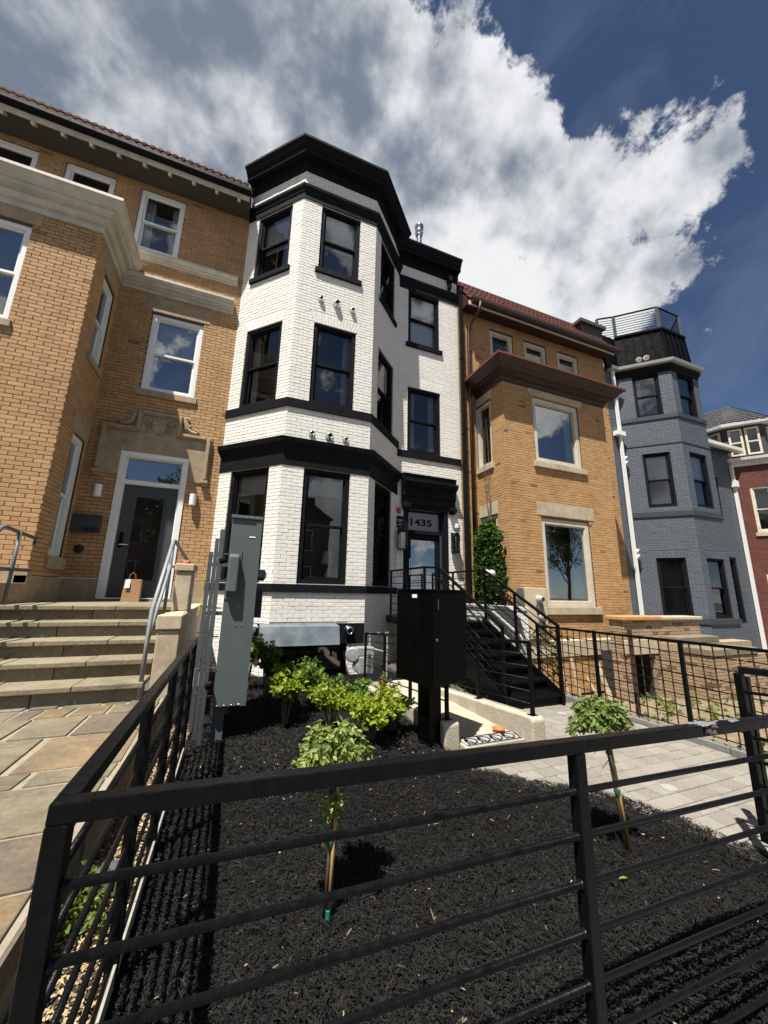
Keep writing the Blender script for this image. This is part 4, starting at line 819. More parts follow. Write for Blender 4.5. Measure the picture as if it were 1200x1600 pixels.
# ================================================================== stone steps of the tan house
stp = thing('stone_steps', 'flight of five weathered bluestone steps up to the charcoal door', 'steps', (-1.75, 5.4, -1.12))
zl, rise, run = -.25, .174, .33
for k in range(5):
    zt = zl-k*rise; yf = 6.0-k*run; yb = 8.0-.125 if k == 0 else yf+run
    xs = [-2.72, -2.72+random.uniform(.6, .95), -.76-random.uniform(.45, .75), -.76]
    for a, b in zip(xs, xs[1:]):
        t = MB(); t.box(a+.004, b-.004, yf-.035, yb+(.06 if k else 0), zt-.055, zt+random.uniform(-.004, .003)); t.build('tread', mat('tread_%d' % random.randint(0, 9999), (.19, .165, .115), (.25, .21, .135), rough=.8, ns=5, bump=.6, bs=30, stain=.6, spk=.3), stp, bevel=.008)
    xs = [-2.72, -2.72+random.uniform(.7, 1.2), -.76]
    for a, b in zip(xs, xs[1:]):
        t = MB(); t.box(a+.004, b-.004, yf+.005, yf+.10, zt-rise-.003, zt-.056); t.build('riser', random.choice((SLATE, FLAGS[0], FLAGS[2])), stp, bevel=.006)
th_ = MB(); th_.box(-2.28, -1.02, 7.86, 7.99, -.262, -.205); th_.build('threshold', CONC, stp, bevel=.01)
cw = MB(); cw.box(-3.2, -2.73, 4.8, 7.0, -1.6, -.28); cw.box(-3.2, -2.73, 5.6, 7.0, -.28, .02)
tag(cw.build('stair_side_wall', STONE, bevel=.01), 'low stone wall on the bay side of the bluestone steps', 'wall')
pd = thing('stone_pier', 'stepped limestone pier at the open side of the bluestone steps', 'pier', (-.6, 5.1, -1.12))
b = MB(); b.box(-.70, -.505, 4.9, 7.9, -1.4, -.28); b.box(-.69, -.51, 5.3, 5.7, -.28, .20); b.build('shaft', STONE2, pd, bevel=.012)
b = MB(); b.box(-.72, -.50, 4.72, 5.2, -1.4, -.45); b.build('front_block', STONE2, pd, bevel=.012)
b = MB(); b.box(-.735, -.49, 4.70, 5.22, -.445, -.29); b.build('lower_cap', STONE2, pd, bevel=.014)
b = MB(); b.box(-.71, -.49, 5.28, 5.72, .205, .30); b.build('upper_cap', STONE2, pd, bevel=.014)
pc = MB(); pc.lathe((-.60, 5.42, .30), [(.035, 0), (.045, .05), (.035, .05), (.001, .045)], 12); tag(pc.build('clay_pot', mat('terracotta', (.42, .13, .07), rough=.8), smooth=True), 'tiny terracotta pot on top of the limestone pier', 'pot')
GR = mat('grey_rail_paint', (.115, .125, .13), (.09, .10, .105), rough=.5, ns=20)
GR2 = mat('silver_rail_paint', (.26, .28, .29), (.20, .22, .23), rough=.45, ns=20)
hr = thing('handrail', 'grey tubular handrail rising beside the limestone pier', 'handrail', (-.8, 5.1, -1.12))
t = MB(); t.tube([(-.79, 4.68, -1.12), (-.79, 4.70, -.25), (-.80, 5.52, .60), (-.80, 5.62, .62), (-.62, 5.95, .33)], .022, 10); t.build('top_rail', GR2, hr, smooth=True)
t = MB(); t.tube([(-.79, 4.72, -.55), (-.80, 5.55, .28), (-.80, 5.95, .28)], .018, 10); t.build('mid_rail', GR2, hr, smooth=True)
t = MB(); t.tube([(-.80, 5.56, .60), (-.80, 5.56, -.42)], .02, 10); t.build('post', GR, hr, smooth=True)
hr = thing('handrail', 'dark grey two-rail handrail fixed to the tan bay wall', 'handrail', (-2.6, 6.2, -.25))
t = MB(); t.tube([(-2.5, 4.7, .0), (-2.52, 5.45, .62), (-2.56, 5.6, .66), (-2.72, 6.76, .65)], .024, 10); t.build('top_rail', GR, hr, smooth=True)
t = MB(); t.tube([(-2.5, 4.9, -.3), (-2.54, 5.5, .18), (-2.72, 6.76, .20)], .022, 10); t.build('lower_rail', GR, hr, smooth=True)
for x, y in ((-2.60, 6.05),): t = MB(); t.tube([(x, y, .66), (x, y, -.25)], .021, 10); t.build('post', GR, hr, smooth=True)
t = MB(); t.tube([(-2.71, 6.72, .64), (-2.72, 6.76, .57), (-2.73, 6.80, .57)], .01, 6); t.build('bracket', BLACKM, hr)
# small things by the charcoal door
A = TA
for u, lb in ((.30, 'white cylinder wall lamp above the grey wall mailbox'), (1.84, 'white cylinder wall lamp between the charcoal door and the white house')):
    l = thing('wall_lamp', lb, 'wall lamp', A.P(u, .06, 1.60), 'cylinder lamps beside the charcoal door')
    t = MB(); t.lathe(A.P(u, .085, 1.58), [(.001, .004), (.055, .004), (.058, 0), (.058, .22), (.05, .22), (.001, .20)], 20); t.build('shade', WHITEV, l, smooth=False); t = MB(); A.box(t, u-.04, u+.04, .012, .03, 1.62, 1.78); t.build('back_plate', WHITEV, l)
mb_ = thing('wall_mailbox', 'dark grey wall mailbox numbered 1437 left of the charcoal door', 'mailbox', A.P(.20, .1, .9)); GB = mat('mailbox_grey', (.035, .045, .05), rough=.45)
t = MB(); t.prism([A.P(.0, .012, .92), A.P(.0, .10, .92), A.P(.0, .12, 1.14), A.P(.0, .06, 1.24), A.P(.0, .012, 1.25)], A.t*.43); t.build('body', GB, mb_, bevel=.006)
text('number', '1437', A, .16, .1165, .935, .105, BLACKM, mb_, sx=1.3)
t = MB(); t.lathe(A.P(.17, .012, .63), [(.075, 0), (.075, .015), (.06, .02), (.055, .035), (.02, .045), (.001, .045)], 20, A.n); tag(t.build('bell_plate', mat('aged_bronze', (.03, .024, .018), rough=.5, metal=.5)), 'round bronze bell plate under the wall mailbox', 'bell')
bg_ = thing('paper_bag', 'brown paper carry bag with white receipt leaning on the charcoal door', 'paper bag', (-1.83, 7.72, -.25))
KR = mat('kraft_paper', (.34, .19, .095), (.28, .155, .075), rough=.85, ns=12, bump=.3)
t = MB(); t.prism([(-1.770, 7.62, -.248), (-1.500, 7.62, -.248), (-1.515, 7.66, .13), (-1.755, 7.66, .13)], (0, .12, 0)); t.build('bag', KR, bg_)
t = MB(); t.tube([(-1.700, 7.665, .13), (-1.690, 7.66, .20), (-1.650, 7.66, .245), (-1.610, 7.66, .20), (-1.600, 7.665, .13)], .006, 6); t.build('handle', KR, bg_)
t = MB(); t.prism([(-1.740, 7.612, -.02), (-1.670, 7.612, -.02), (-1.668, 7.652, .12), (-1.738, 7.652, .12)], (0, .003, 0)); t.build('receipt', WHITEV, bg_)
# ================================================================== black garden fence (front run and side run welded at the corner)
FY, FX = 1.04, -.28
def ft(x): return -.445-.031*(x-FX)                         # centre of the top rail along the falling street
fe = thing('garden_fence', 'black square-rail garden fence with round horizontal bars round the mulch bed', 'fence', (.8, 1.04, -1.5))
TW = .040
t = MB(); t.bar((FX-TW/2, FY, ft(FX)), (1.765, FY, ft(1.765)), TW, TW); t.build('top_rail', BLACKM, fe, bevel=.004)
t = MB(); t.bar((1.768, FY, ft(1.768)), (3.02, FY, ft(3.02)), TW, TW); t.build('top_rail', BLACKM, fe, bevel=.004)
t = MB(); t.bar((FX, FY+TW/2, ft(FX)), (FX, 3.92, ft(FX)-.012), TW, TW); t.build('top_rail', BLACKM, fe, bevel=.004)
posts = [FX, 1.115, 2.34, 3.0]
for x in posts:
    t = MB(); t.bar((x, FY, -1.52), (x, FY, ft(x)-.02), .042, .042, (0, 1, 0)); t.build('post', BLACKM, fe, bevel=.004)
sposts = [1.9, 2.62, 3.28, 3.9]
for y in sposts:
    t = MB(); t.bar((FX, y, -1.46), (FX, y, ft(FX)-.02), .042, .032, (0, 1, 0)); t.build('post', BLACKM, fe, bevel=.003)
for k in range(1, 8):
    dz = .008+.1265*k
    for a, b in zip(posts, posts[1:]):
        dd = (ft(b)-ft(a))/(b-a); t = MB(); t.tube([(a+q, FY, ft(a)+dd*q-dz) for q in (.02, .024, .029)]+[(b-q, FY, ft(b)-dd*q-dz) for q in (.029, .024, .02)], [.0145, .0135, .0095, .0095, .0135, .0145], 12); t.build('rail', BLACKM, fe, smooth=True)
    for a, b in zip([FY]+sposts, sposts):
        t = MB(); t.tube([(FX, a+.018, ft(FX)-dz), (FX, b-.018, ft(FX)-dz)], .0095, 10); t.build('rail', BLACKM, fe, smooth=True)
# clear film left on the sleeve at the joint
fl = MB(); 
for i in range(15):
    x = 1.772+RNG.uniform(0, .30)*RNG.random(); a = RNG.uniform(-.5, .5); r = RNG.uniform(.002, .007); yy0 = FY-TW/2-.002+RNG.uniform(0, TW); zz = ft(x)+TW/2+.002
    p = np.array((x, yy0, zz)); t_ = np.array((math.cos(a), math.sin(a)*.4, 0))*RNG.uniform(.015, .05); s_ = np.array((-math.sin(a), math.cos(a), RNG.uniform(-.3, .6)))*r
    fl.add([tuple(p-t_-s_), tuple(p+t_-s_), tuple(p+t_*.8+s_), tuple(p-t_*.9+s_)], [(0, 1, 2, 3)])
for i in range(14):
    x = 1.77+RNG.uniform(0, .05); z = ft(x)+RNG.uniform(-TW/2, TW/2); fl.add([(x, FY-TW/2-.003, z), (x+RNG.uniform(.01, .05), FY-TW/2-.004, z+RNG.uniform(-.01, .01)), (x+RNG.uniform(.01, .03), FY-TW/2-.006, z+RNG.uniform(.004, .012))], [(0, 1, 2)])
fl.build('torn_film', mat('torn_plastic_film', (.26, .265, .27), (.10, .10, .105), rough=.2, ns=60), fe)
# open gate on the path
gt_ = thing('garden_gate', 'black metal garden gate with horizontal bars standing open by the paved path', 'gate', (3.2, 1.3, -1.47))
ga, gb = np.array((3.03, 1.50)), np.array((3.42, .82)); gz = -.435
for nm, p, q in (('top_rail', (*ga, gz), (*gb, gz)), ('bottom_rail', (*ga, -1.36), (*gb, -1.36))): t = MB(); t.bar(p, q, .04, .04); t.build(nm, BLACKM, gt_, bevel=.004)
for p in (ga, gb): t = MB(); t.bar((*p, -1.38), (*p, gz-.02), .042, .042, (0, 1, 0)); t.build('stile', BLACKM, gt_, bevel=.004)
for k in range(1, 7): t = MB(); t.tube([(*ga, gz-.13*k), (*gb, gz-.13*k)], .0095, 10); t.build('rail', BLACKM, gt_, smooth=True)
t = MB(); t.box(3.215, 3.255, 1.55, 1.59, -1.47, -.50); tag(t.build('gate_post', BLACKM, bevel=.004), 'black square gate post behind the open gate', 'post')
# ================================================================== paving, kerb and the yard beyond
pv = MB(); pv.prism([(2.0, 3.45, -1.55), (2.0, 2.9, -1.55), (2.55, 2.4, -1.55), (2.8, 2.1, -1.55), (2.95, 1.7, -1.55), (3.02, .99, -1.55), (4.64, .99, -1.55), (4.64, 8, -1.55), (3.05, 8, -1.55), (3.05, 3.45, -1.55)], (0, 0, .072))
path_ = struct(pv.build('paved_path', mat('joint_sand', (.085, .075, .06), (.055, .05, .042), rough=.95, ns=20)))
pm = {}
px, py = .195, .132; cnt = 0
for j in range(30):
    y0 = 1.0+j*py; x0 = 1.95+(j % 2)*px*.5+random.uniform(-.02, .02)
    i = 0
    while x0 < 4.62:
        w = random.choice((px, px, px*.72)); a, b = x0+.004, min(x0+w-.004, 4.63); x0 += w
        cx, cyy = (a+b)/2, y0+py/2
        if b-a < .05: continue
        if cyy < 3.6 and cx < bed_right(cyy)-.04: continue
        if cyy > 3.42 and cx < 3.10: continue
        if cyy > 4.30: continue
        key = round(w if b < 4.63 else b-a, 2)
        if key not in pm:
            q = MB(); hw_ = (b-a)/2; c = .006
            lo = [(-hw_, -py/2+.004), (hw_, -py/2+.004), (hw_, py/2-.004), (-hw_, py/2-.004)]
            q.v = [(x, y, 0) for x, y in lo]+[(x, y, .030) for x, y in lo]+[(x-math.copysign(c, x), y-math.copysign(c, y), .036) for x, y in lo]
            q.f = [(a_, (a_+1) % 4, 4+(a_+1) % 4, 4+a_) for a_ in range(4)]+[(4+a_, 4+(a_+1) % 4, 8+(a_+1) % 4, 8+a_) for a_ in range(4)]+[(8, 9, 10, 11)]
            me = bpy.data.meshes.new('paver'); me.from_pydata(q.v, [], q.f); me.materials.append(PAVER); pm[key] = me
        o = bpy.data.objects.new('paver', pm[key]); link(o, (cx, cyy, -1.506+random.uniform(-.002, .002)), path_); cnt += 1
kb = MB()
for i in range(9): k = MB(); k.box(4.645, 4.735, .8+i*.56, .8+i*.56+.553, -1.6, -1.41); k.build('kerb_stone', CONC, path_, bevel=.01)
yd = MB(); YB = 24
for i in range(YB+1):
    y = .9+i*(7.1/YB); 
    for j in range(41): x = 4.73+j*.35; b_ = np.clip((y-2.2)/4.2, 0, 1); yd.v.append((x, y, -1.45-.75*b_+random.uniform(-.015, .015)-.01*(x-4.7)))
for i in range(YB):
    for j in range(40): a = i*41+j; yd.f.append((a, a+1, a+42, a+41)); yd.r.append(.5)
yard = struct(yd.build('yard', mat('sandy_dirt', (.27, .21, .125), (.15, .115, .07), rough=.95, ns=5, bump=.8, bs=30, stain=.3), smooth=True))
DRAINW = mat('drain_white', (.36, .355, .34), (.28, .275, .26), rough=.6)
dk = MB(); dk.lathe((3.36, 2.25, -1.47), [(.055, 0), (.055, .006), (.045, .008), (.03, .008), (.028, .012), (.001, .012)], 20); tag(dk.build('drain_cap', DRAINW, smooth=False), 'white round drain cap set in the paved path behind the sapling', 'drain cap')
dk = MB(); dk.lathe((4.05, 3.95, -1.47), [(.06, 0), (.06, .006), (.001, .008)], 20); tag(dk.build('drain_cap', DRAINW), 'white round drain cap at the foot of the iron stair', 'drain cap')
# ================================================================== basement areaway: stucco kerb walls, steps, rails
def wing(x0, x1, y0, y1, zt0, zt1, name, lb):
    b = MB(); b.prism([(x0, y0, -2.9), (x0, y0, zt0-.03), (x0, y0+.03, zt0), (x0, y1, zt1), (x0, y1, -2.9)], (x1-x0, 0, 0)); return tag(b.build(name, STUCCO, bevel=.02), lb, 'wall')
wing(2.96, 3.13, 3.28, 6.3, -1.225, -1.46, 'stucco_wall', 'cream stucco kerb wall beside the black iron stair')
wing(2.06, 2.24, 3.50, 6.3, -1.25, -1.50, 'stucco_wall', 'cream stucco kerb wall beside the black box on a post')
aw = thing('areaway_steps', 'cream concrete steps leading down to the basement between stucco walls', 'steps', (2.6, 4.4, -2.8))
for k in range(8): b = MB(); b.box(2.242, 2.958, 3.40+(k*.30+.04 if k else 0), 6.2, -2.9, -1.462-k*.17); b.build('tread', STUCCO, aw)
def wall_rail(x, y0, y1, z0, z1, n, lb, hgt=.73):
    r = thing('wall_rail', lb, 'railing', (x, y0, z0), None)
    yz = [(y0+(y1-y0)*i/n, z0+(z1-z0)*i/n) for i in range(n+1)]
    t = MB(); t.bar((x, y0, z0+hgt), (x, y1, z1+hgt), .034, .034); t.build('top_rail', BLACKM, r)
    for y, z in yz: t = MB(); t.bar((x, y, z), (x, y, z+hgt), .034, .034, (0, 1, 0)); t.build('post', BLACKM, r); t = MB(); t.box(x-.045, x+.045, y-.04, y+.04, z-.003, z+.008); t.build('foot_plate', BLACKM, r)
    for k in range(1, 6): t = MB(); t.tube([(x, y0, z0+hgt-.125*k), (x, y1, z1+hgt-.125*k)], .008, 8); t.build('rail', BLACKM, r, smooth=True)
    return r
wall_rail(3.045, 3.36, 6.2, -1.232, -1.455, 3, 'black railing standing on the stucco wall beside the iron stair')
wall_rail(2.15, 3.60, 6.2, -1.26, -1.49, 3, 'black railing standing on the stucco wall behind the black box', .80)
dm = thing('doormat', 'white doormat with black scrolled pattern at the head of the basement steps', 'doormat', (2.6, 3.5, -1.46))
t = MB(); t.box(2.28, 2.94, 3.42, 3.62, -1.4615, -1.4535); t.build('mat_body', mat('mat_white', (.30, .29, .295), rough=.9), dm)
t = MB()
for i in range(9): x = 2.31+i*.083; t.bar((x*.93+.16, 3.43, -1.452), (x*.93+.16+.05*(-1)**i, 3.61, -1.452), .012, .003)
for i in range(4): t.lathe((2.38+i*.155, 3.52, -1.453), [(.07, 0), (.07, .003), (.055, .003), (.055, 0)], 16)
t.bar((2.28, 3.43, -1.4515), (2.94, 3.43, -1.4515), .014, .003); t.bar((2.28, 3.61, -1.4515), (2.94, 3.61, -1.4515), .014, .003); t.build('scroll_pattern', BLACKM, dm)
t = MB(); t.lathe((2.83, 3.655, -1.462), [(.001, 0), (.055, 0), (.068, .035), (.072, .04), (.062, .04), (.05, .01), (.001, .01)], 22); tag(t.build('clay_dish', mat('orange_clay', (.52, .13, .035), rough=.6), smooth=True), 'small orange clay dish on the head of the basement steps', 'dish')
# ================================================================== iron stair to the white house
sr = thing('iron_stair', 'black iron stair with open bar railings up to the 1435 door', 'stair', (3.9, 5.5, -1.47))
x0, x1, yb0, rs, rn_ = 3.40, 4.38, 4.25, .1414, .25; LZ = -.48
for k in range(7):
    zt = PAV+(k+1)*rs; y = yb0+k*rn_
    t = MB(); t.box(x0+.02, x1-.02, y-.02, y+rn_+.01 if k < 6 else y+.1, zt-.03, zt)
    for i in range(18): xx = x0+.03+i*.052; t.box(xx, xx+.012, y-.018, y+rn_-.005, zt, zt+.004)
    t.build('tread', BLACKM, sr)
    t = MB(); t.box(x0+.03, x1-.03, y+.004, y+.012, zt-rs, zt-.031); t.build('riser', BLACKM, sr)
for x in (x0, x1-.012):
    t = MB(); sl_ = rs/rn_; t.prism([(x, yb0-.03, PAV), (x, yb0-.03, PAV+rs+.03), (x, yb0+7*rn_, LZ+.06), (x, yb0+7*rn_, LZ-.25), (x, yb0+.30, PAV)], (.012, 0, 0)); t.build('stringer', BLACKM, sr)
t = MB(); t.box(3.10, 4.40, 5.90, 7.97, LZ-.14, LZ); t.build('landing', BLACKM, sr)
for x, y in ((3.14, 5.95), (4.34, 5.95), (3.14, 7.0), (4.34, 7.0)): t = MB(); t.box(x-.03, x+.03, y-.03, y+.03, PAV-.03 if x > 3.2 else -1.6, LZ-.14); t.build('leg', BLACKM, sr)
def run_rail(pts, hgt, nb, posts_):
    P = [np.array(p, float) for p in pts]
    for a, b in zip(P, P[1:]):
        t = MB(); t.bar(a+(0, 0, hgt), b+(0, 0, hgt), .04, .035); t.build('top_rail', BLACKM, sr)
        for k in range(1, nb+1): t = MB(); t.tube([a+(0, 0, hgt*(1-k/(nb+.9))), b+(0, 0, hgt*(1-k/(nb+.9)))], .008, 8); t.build('rail', BLACKM, sr, smooth=True)
    for p in posts_: t = MB(); p = np.array(p, float); t.bar(p, p+(0, 0, hgt), .036, .036, (0, 1, 0)); t.build('post', BLACKM, sr)
zr = lambda y: PAV+rs+(y-yb0)*rs/rn_
for x in (x0+.0, x1+.0):
    run_rail([(x, yb0-.02, zr(yb0)-.02), (x, 5.90, LZ)], .93, 7, [(x, 5.1, zr(5.1)-.05), (x, 5.90, LZ)])
    t = MB(); t.bar((x, yb0-.02, PAV), (x, yb0-.02, zr(yb0)+.92), .036, .036, (0, 1, 0)); t.build('post', BLACKM, sr)
    t = MB(); t.tube([(x-.05, yb0-.02, zr(yb0)+.72), (x-.05, 5.95, LZ+.80)], .018, 10); t.build('grab_rail', BLACKM, sr, smooth=True)
run_rail([(3.12, 7.5, LZ), (3.12, 5.92, LZ), (3.40, 5.92, LZ)], .93, 6, [(3.12, 7.45, LZ), (3.12, 6.7, LZ), (3.12, 5.92, LZ)])
run_rail([(4.38, 5.92, LZ), (4.38, 7.9, LZ)], .93, 6, [(4.38, 7.0, LZ), (4.38, 7.9, LZ)])
ww_ = BrickWall(thing('boundary_wall', 'low white painted brick wall between the iron stair and the ochre house', 'wall', (4.6, 6.5, -1.47)), WHITEM, WHITEB)
ww_.facet(Facet((4.55, 7.98), (4.55, 5.17)), -1.47, -.26); ww_.facet(Facet((4.55, 5.17), (4.70, 5.17)), -1.47, -.26); wl_ = ww_.finish()
t = MB(); t.box(4.53, 4.72, 5.15, 7.97, -.26, -.20); t.build('coping', WHITEP, ww_.house)
# ================================================================== welded grid fence along the path
gf = thing('grid_fence', 'black grid fence between the paved path and the ochre house yard', 'fence', (4.62, 3.2, -1.4))
GX = 4.66; gy0, gy1 = 1.15, 4.95; gtop = -.455
t = MB(); t.bar((GX, gy0, gtop), (GX, gy1, gtop-.03), .035, .03); t.build('top_rail', BLACKM, gf)
for y in (1.7, 2.80, 3.88, 4.93): t = MB(); t.box(GX-.018, GX+.018, y-.018, y+.018, -1.42, gtop); t.build('post', BLACKM, gf)
RUSTW = mat('rusty_wire', (.040, .020, .015), (.065, .030, .020), rough=.7, ns=30)
y = gy0+.05
while y < gy1: t = MB(); t.bar((GX, y, -1.37), (GX, y, gtop-.01), .010, .010, (0, 1, 0)); t.build('vertical_bar', RUSTW, gf); y += .108
for k in range(8): z = gtop-.11*(k+1)-.005; t = MB(); t.bar((GX-.009, gy0, z), (GX-.009, gy1, z-.03), .009, .009); t.build('horizontal_bar', BLACKM, gf)
for y in (1.95, 3.55): t = MB(); t.box(4.92, 4.96, y, y+.04, -1.6, -.42); tag(t.build('old_fence_post', RUSTW), 'rusty old fence post behind the grid fence, '+('near the open gate' if y < 2.5 else 'in front of the basement opening'), 'post', 'rusty posts behind the grid fence')
# ================================================================== brick stoop of the ochre house
sp = thing('brick_stoop', 'crumbling brick stoop with sandstone coping in front of the ochre house', 'stoop', (9.6, 6.0, -2.2))
OLDB = brickpair('old_stoop_brick', (.27, .185, .11), (.40, .295, .185), odd=((.0, .12, (.18, .09, .055)),), rough=.9, ns=14, bump=.5, bs=90, stain=.5, spk=.2)
bw = BrickWall(sp, mat('pale_mortar', (.27, .23, .17), (.2, .17, .12), rough=.95), OLDB, L=.21, H=.07, joint=.013)
S1 = Facet((8.2, 6.05), (10.9, 6.05)); bw.facet(S1, -2.25, -.52, [(.08, .92, -2.3, -1.25)], e0=.01, e1=.01); bw.facet(Facet((8.2, 6.4), (8.2, 6.05)), -2.25, -.52)
S2 = Facet((9.25, 5.0), (12.2, 5.0)); bw.facet(S2, -2.25, -1.17, e0=.01); bw.facet(Facet((9.25, 6.0), (9.25, 5.0)), -2.25, -1.17)
bw.finish(limit=120)
room(S1, .07, .93, -2.26, -1.24, -.06, .6, sp, DARKINT)
b = MB(); S1.box(b, -.05, 1.05, .0, .03, -1.25, -.93); b.build('stone_lintel', STONE2, sp, bevel=.01)
b = MB(); b.box(8.14, 9.45, 5.98, 6.45, -.515, -.42); b.build('coping', mat('orange_sandstone', (.50, .27, .10), (.38, .20, .08), rough=.85, ns=8, bump=.3), sp, bevel=.02)
b = MB(); b.box(9.46, 11.0, 5.99, 6.45, -.515, -.43); b.build('coping', STONE2, sp, bevel=.02)
for i, (xa, xb, ya, z) in enumerate(((9.4, 10.9, 5.66, -.86), (9.22, 10.9, 4.97, -1.02))): b = MB(); b.box(xa, xb, ya, ya+.6, z-.14, z); b.build('stone_slab', SLATE, sp, bevel=.015)
b = MB(); b.box(9.3, 12.2, 5.66, 6.04, -1.16, -1.0); b.build('rubble_core', STONE, sp)
ca = thing('debris_pile', 'heap of weathered boards and rubble under the ochre house bay', 'debris', (6.7, 5.9, -2.1))
for i in range(6):
    b = MB(); x = 5.4+random.random()*1.9; p = np.array((x, 5.6+random.random()*.8, -2.15)); q = p+(random.uniform(-.3, .3), random.uniform(0, .3), random.uniform(.45, .95)); b.bar(p, q, random.uniform(.05, .14), .025, (0, 1, .1)); b.build('board', random.choice((STONE2, STONE, STONE)), ca)
# ================================================================== electrical cabinet on its strut frame
cb = thing('meter_cabinet', 'tall grey enamelled electrical cabinet standing on legs in the mulch', 'cabinet', (.05, 4.6, -1.4))
cx0, cx1, cy0, cy1, cz0, cz1 = -.085, .205, 4.15, 5.15, -1.11, .73
b = MB(); b.box(cx0, cx1, cy0, cy1, cz0, cz1); b.build('body', GREYMET, cb, bevel=.006)
b = MB(); b.box(cx0-.012, cx1+.02, cy0-.02, cy1+.01, cz1+.001, cz1+.035); b.build('top_cover', GREYMET, cb, bevel=.004)
b = MB(); b.box(cx1-.045, cx1+.012, cy0-.008, cy0-.001, cz0, cz1-.01); b.build('edge_flange', GREYMET, cb)
b = MB(); b.prism([(-.075, 4.149, .36), (-.075, 4.07, .33), (-.075, 4.06, -.02), (-.075, 4.09, -.06), (-.075, 4.149, -.06)], (.10, 0, 0)); lv = b.build('lever_cover', GREYMET, cb, bevel=.015)
b = MB(); b.box(-.085, .045, 4.142, 4.149, -.10, .40); b.build('lever_plate', GREYMET, cb)
for (x, z) in ((.06, -.17), (.11, -.17), (.055, -.36), (.105, -.36)): s = MB(); s.lathe((x, 4.1495, z), [(.008, 0), (.006, .004), (.001, .005)], 8, (0, -1, 0)); s.build('bolt', CHROME, cb)
for i in range(5): s = MB(); s.lathe((cx0+.03+i*.055, cy0-.021, cz1+.018), [(.007, 0), (.001, .005)], 8, (0, -1, 0)); s.build('bolt', CHROME, cb)
for i in range(4): s = MB(); s.lathe((cx0+.04+i*.065, cy0-.001, cz0+.015), [(.007, 0), (.001, .005)], 8, (0, -1, 0)); s.build('bolt', CHROME, cb)
s = MB(); s.box(.10, .16, 4.146, 4.1495, .535, .55); s.build('maker_plate', WHITEV, cb)
for x0_, x1_ in ((-.075, .03),): b = MB(); b.box(x0_, x1_, 4.22, 4.32, -1.42, cz0); b.build('leg', GREYMET, cb)
b = MB(); b.box(.0, .08, 5.0, 5.08, -1.42, cz0); b.build('leg', GREYMET, cb)
b = MB(); b.lathe((.206, 4.5, .16), [(.075, 0), (.075, .03), (.065, .035), (.065, .10), (.03, .12), (.001, .12)], 18, (1, 0, 0)); b.build('meter', STEEL, cb, smooth=False)
b = MB(); b.box(.213, .30, 4.36, 4.62, -.30, .0); b.build('switch_box', mat('dark_teal_enamel', (.018, .028, .032), rough=.4), cb, bevel=.008)
sf = thing('strut_frame', 'galvanised strut channel uprights and clamps beside the grey cabinet', 'strut frame', (-.2, 4.3, -1.4))
for (x, y, zt, w) in ((-.165, 4.14, .60, .042), (-.215, 4.30, .52, .036), (-.275, 4.55, .40, .04)):
    b = MB(); b.bar((x, y, -1.42), (x, y, zt), w, w, (0, 1, 0)); up = b.build('upright', STEEL, sf)
    for k in range(6):
        z = -1.0+k*.27; c = MB(); c.bar((x-.05, y, z), (x+.07, y, z), .012, .012); c.build('clamp_bolt', STEEL, sf)
for z in (-.80, -.25, .25): b = MB(); b.bar((-.28, 4.335, z), (-.09, 4.335, z), .035, .035); b.build('cross_strut', STEEL, sf)
for z in (.28, -.9): c = MB(); c.lathe((-.135, 4.12, z), [(.03, -.03), (.035, 0), (.03, .03), (.02, .03)], 10, (1, 0, .3)); c.build('clamp', BLACKM, sf)
yt = MB(); yt.tube([(-.33, 4.75, .22), (-.34, 4.75, .05), (-.32, 4.76, -.1), (-.35, 4.75, -.3)], .006, 6); tag(yt.build('yellow_tape', mat('yellow_plastic', (.65, .52, .03), rough=.5)), 'scrap of yellow tape hanging behind the strut frame', 'tape')
# ================================================================== black parcel box on a post
pbx = thing('parcel_box', 'large plain black metal box on a thick black post in the mulch', 'parcel box', (2.0, 3.6, -1.45))
ca_, sa_ = math.cos(R(15)), math.sin(R(15))
fr = Facet((1.83, 3.34), (1.83+.5*ca_, 3.34+.5*sa_))
b = MB(); fr.box(b, 0, .50, -.54, 0, -.88, .02); b.build('body', BLACKBOX, pbx, bevel=.006)
b = MB(); fr.box(b, -.012, .512, -.55, .012, .021, .04); b.build('lid', BLACKBOX, pbx, bevel=.004)
b = MB(); fr.box(b, .015, .485, .001, .009, -.86, .0); b.build('door', BLACKBOX, pbx, bevel=.003)
b = MB(); fr.box(b, .13, .30, -.34, -.17, -1.50, -.881); b.build('post', BLACKBOX, pbx, bevel=.006)
b = MB(); b.frame(fr.P(-.0025, -.28, -.05), fr.n*.075, (0, 0, .035), fr.t*.002); b.build('sticker', WHITEV, pbx)
b = MB(); fr.box(b, .09, .098, .0095, .011, -.16, -.06); b.build('lock_slot', GREYMET, pbx)
for z in (-.74, -.44, -.14): b = MB(); b.lathe(fr.P(.497, .006, z-.03), [(.008, 0), (.008, .06)], 8); b.build('hinge', BLACKM, pbx)
b = MB(); b.lathe(fr.P(.07, .0095, -.45), [(.016, 0), (.016, .004), (.006, .006), (.001, .006)], 12, fr.n); b.build('lock', STEEL, pbx)
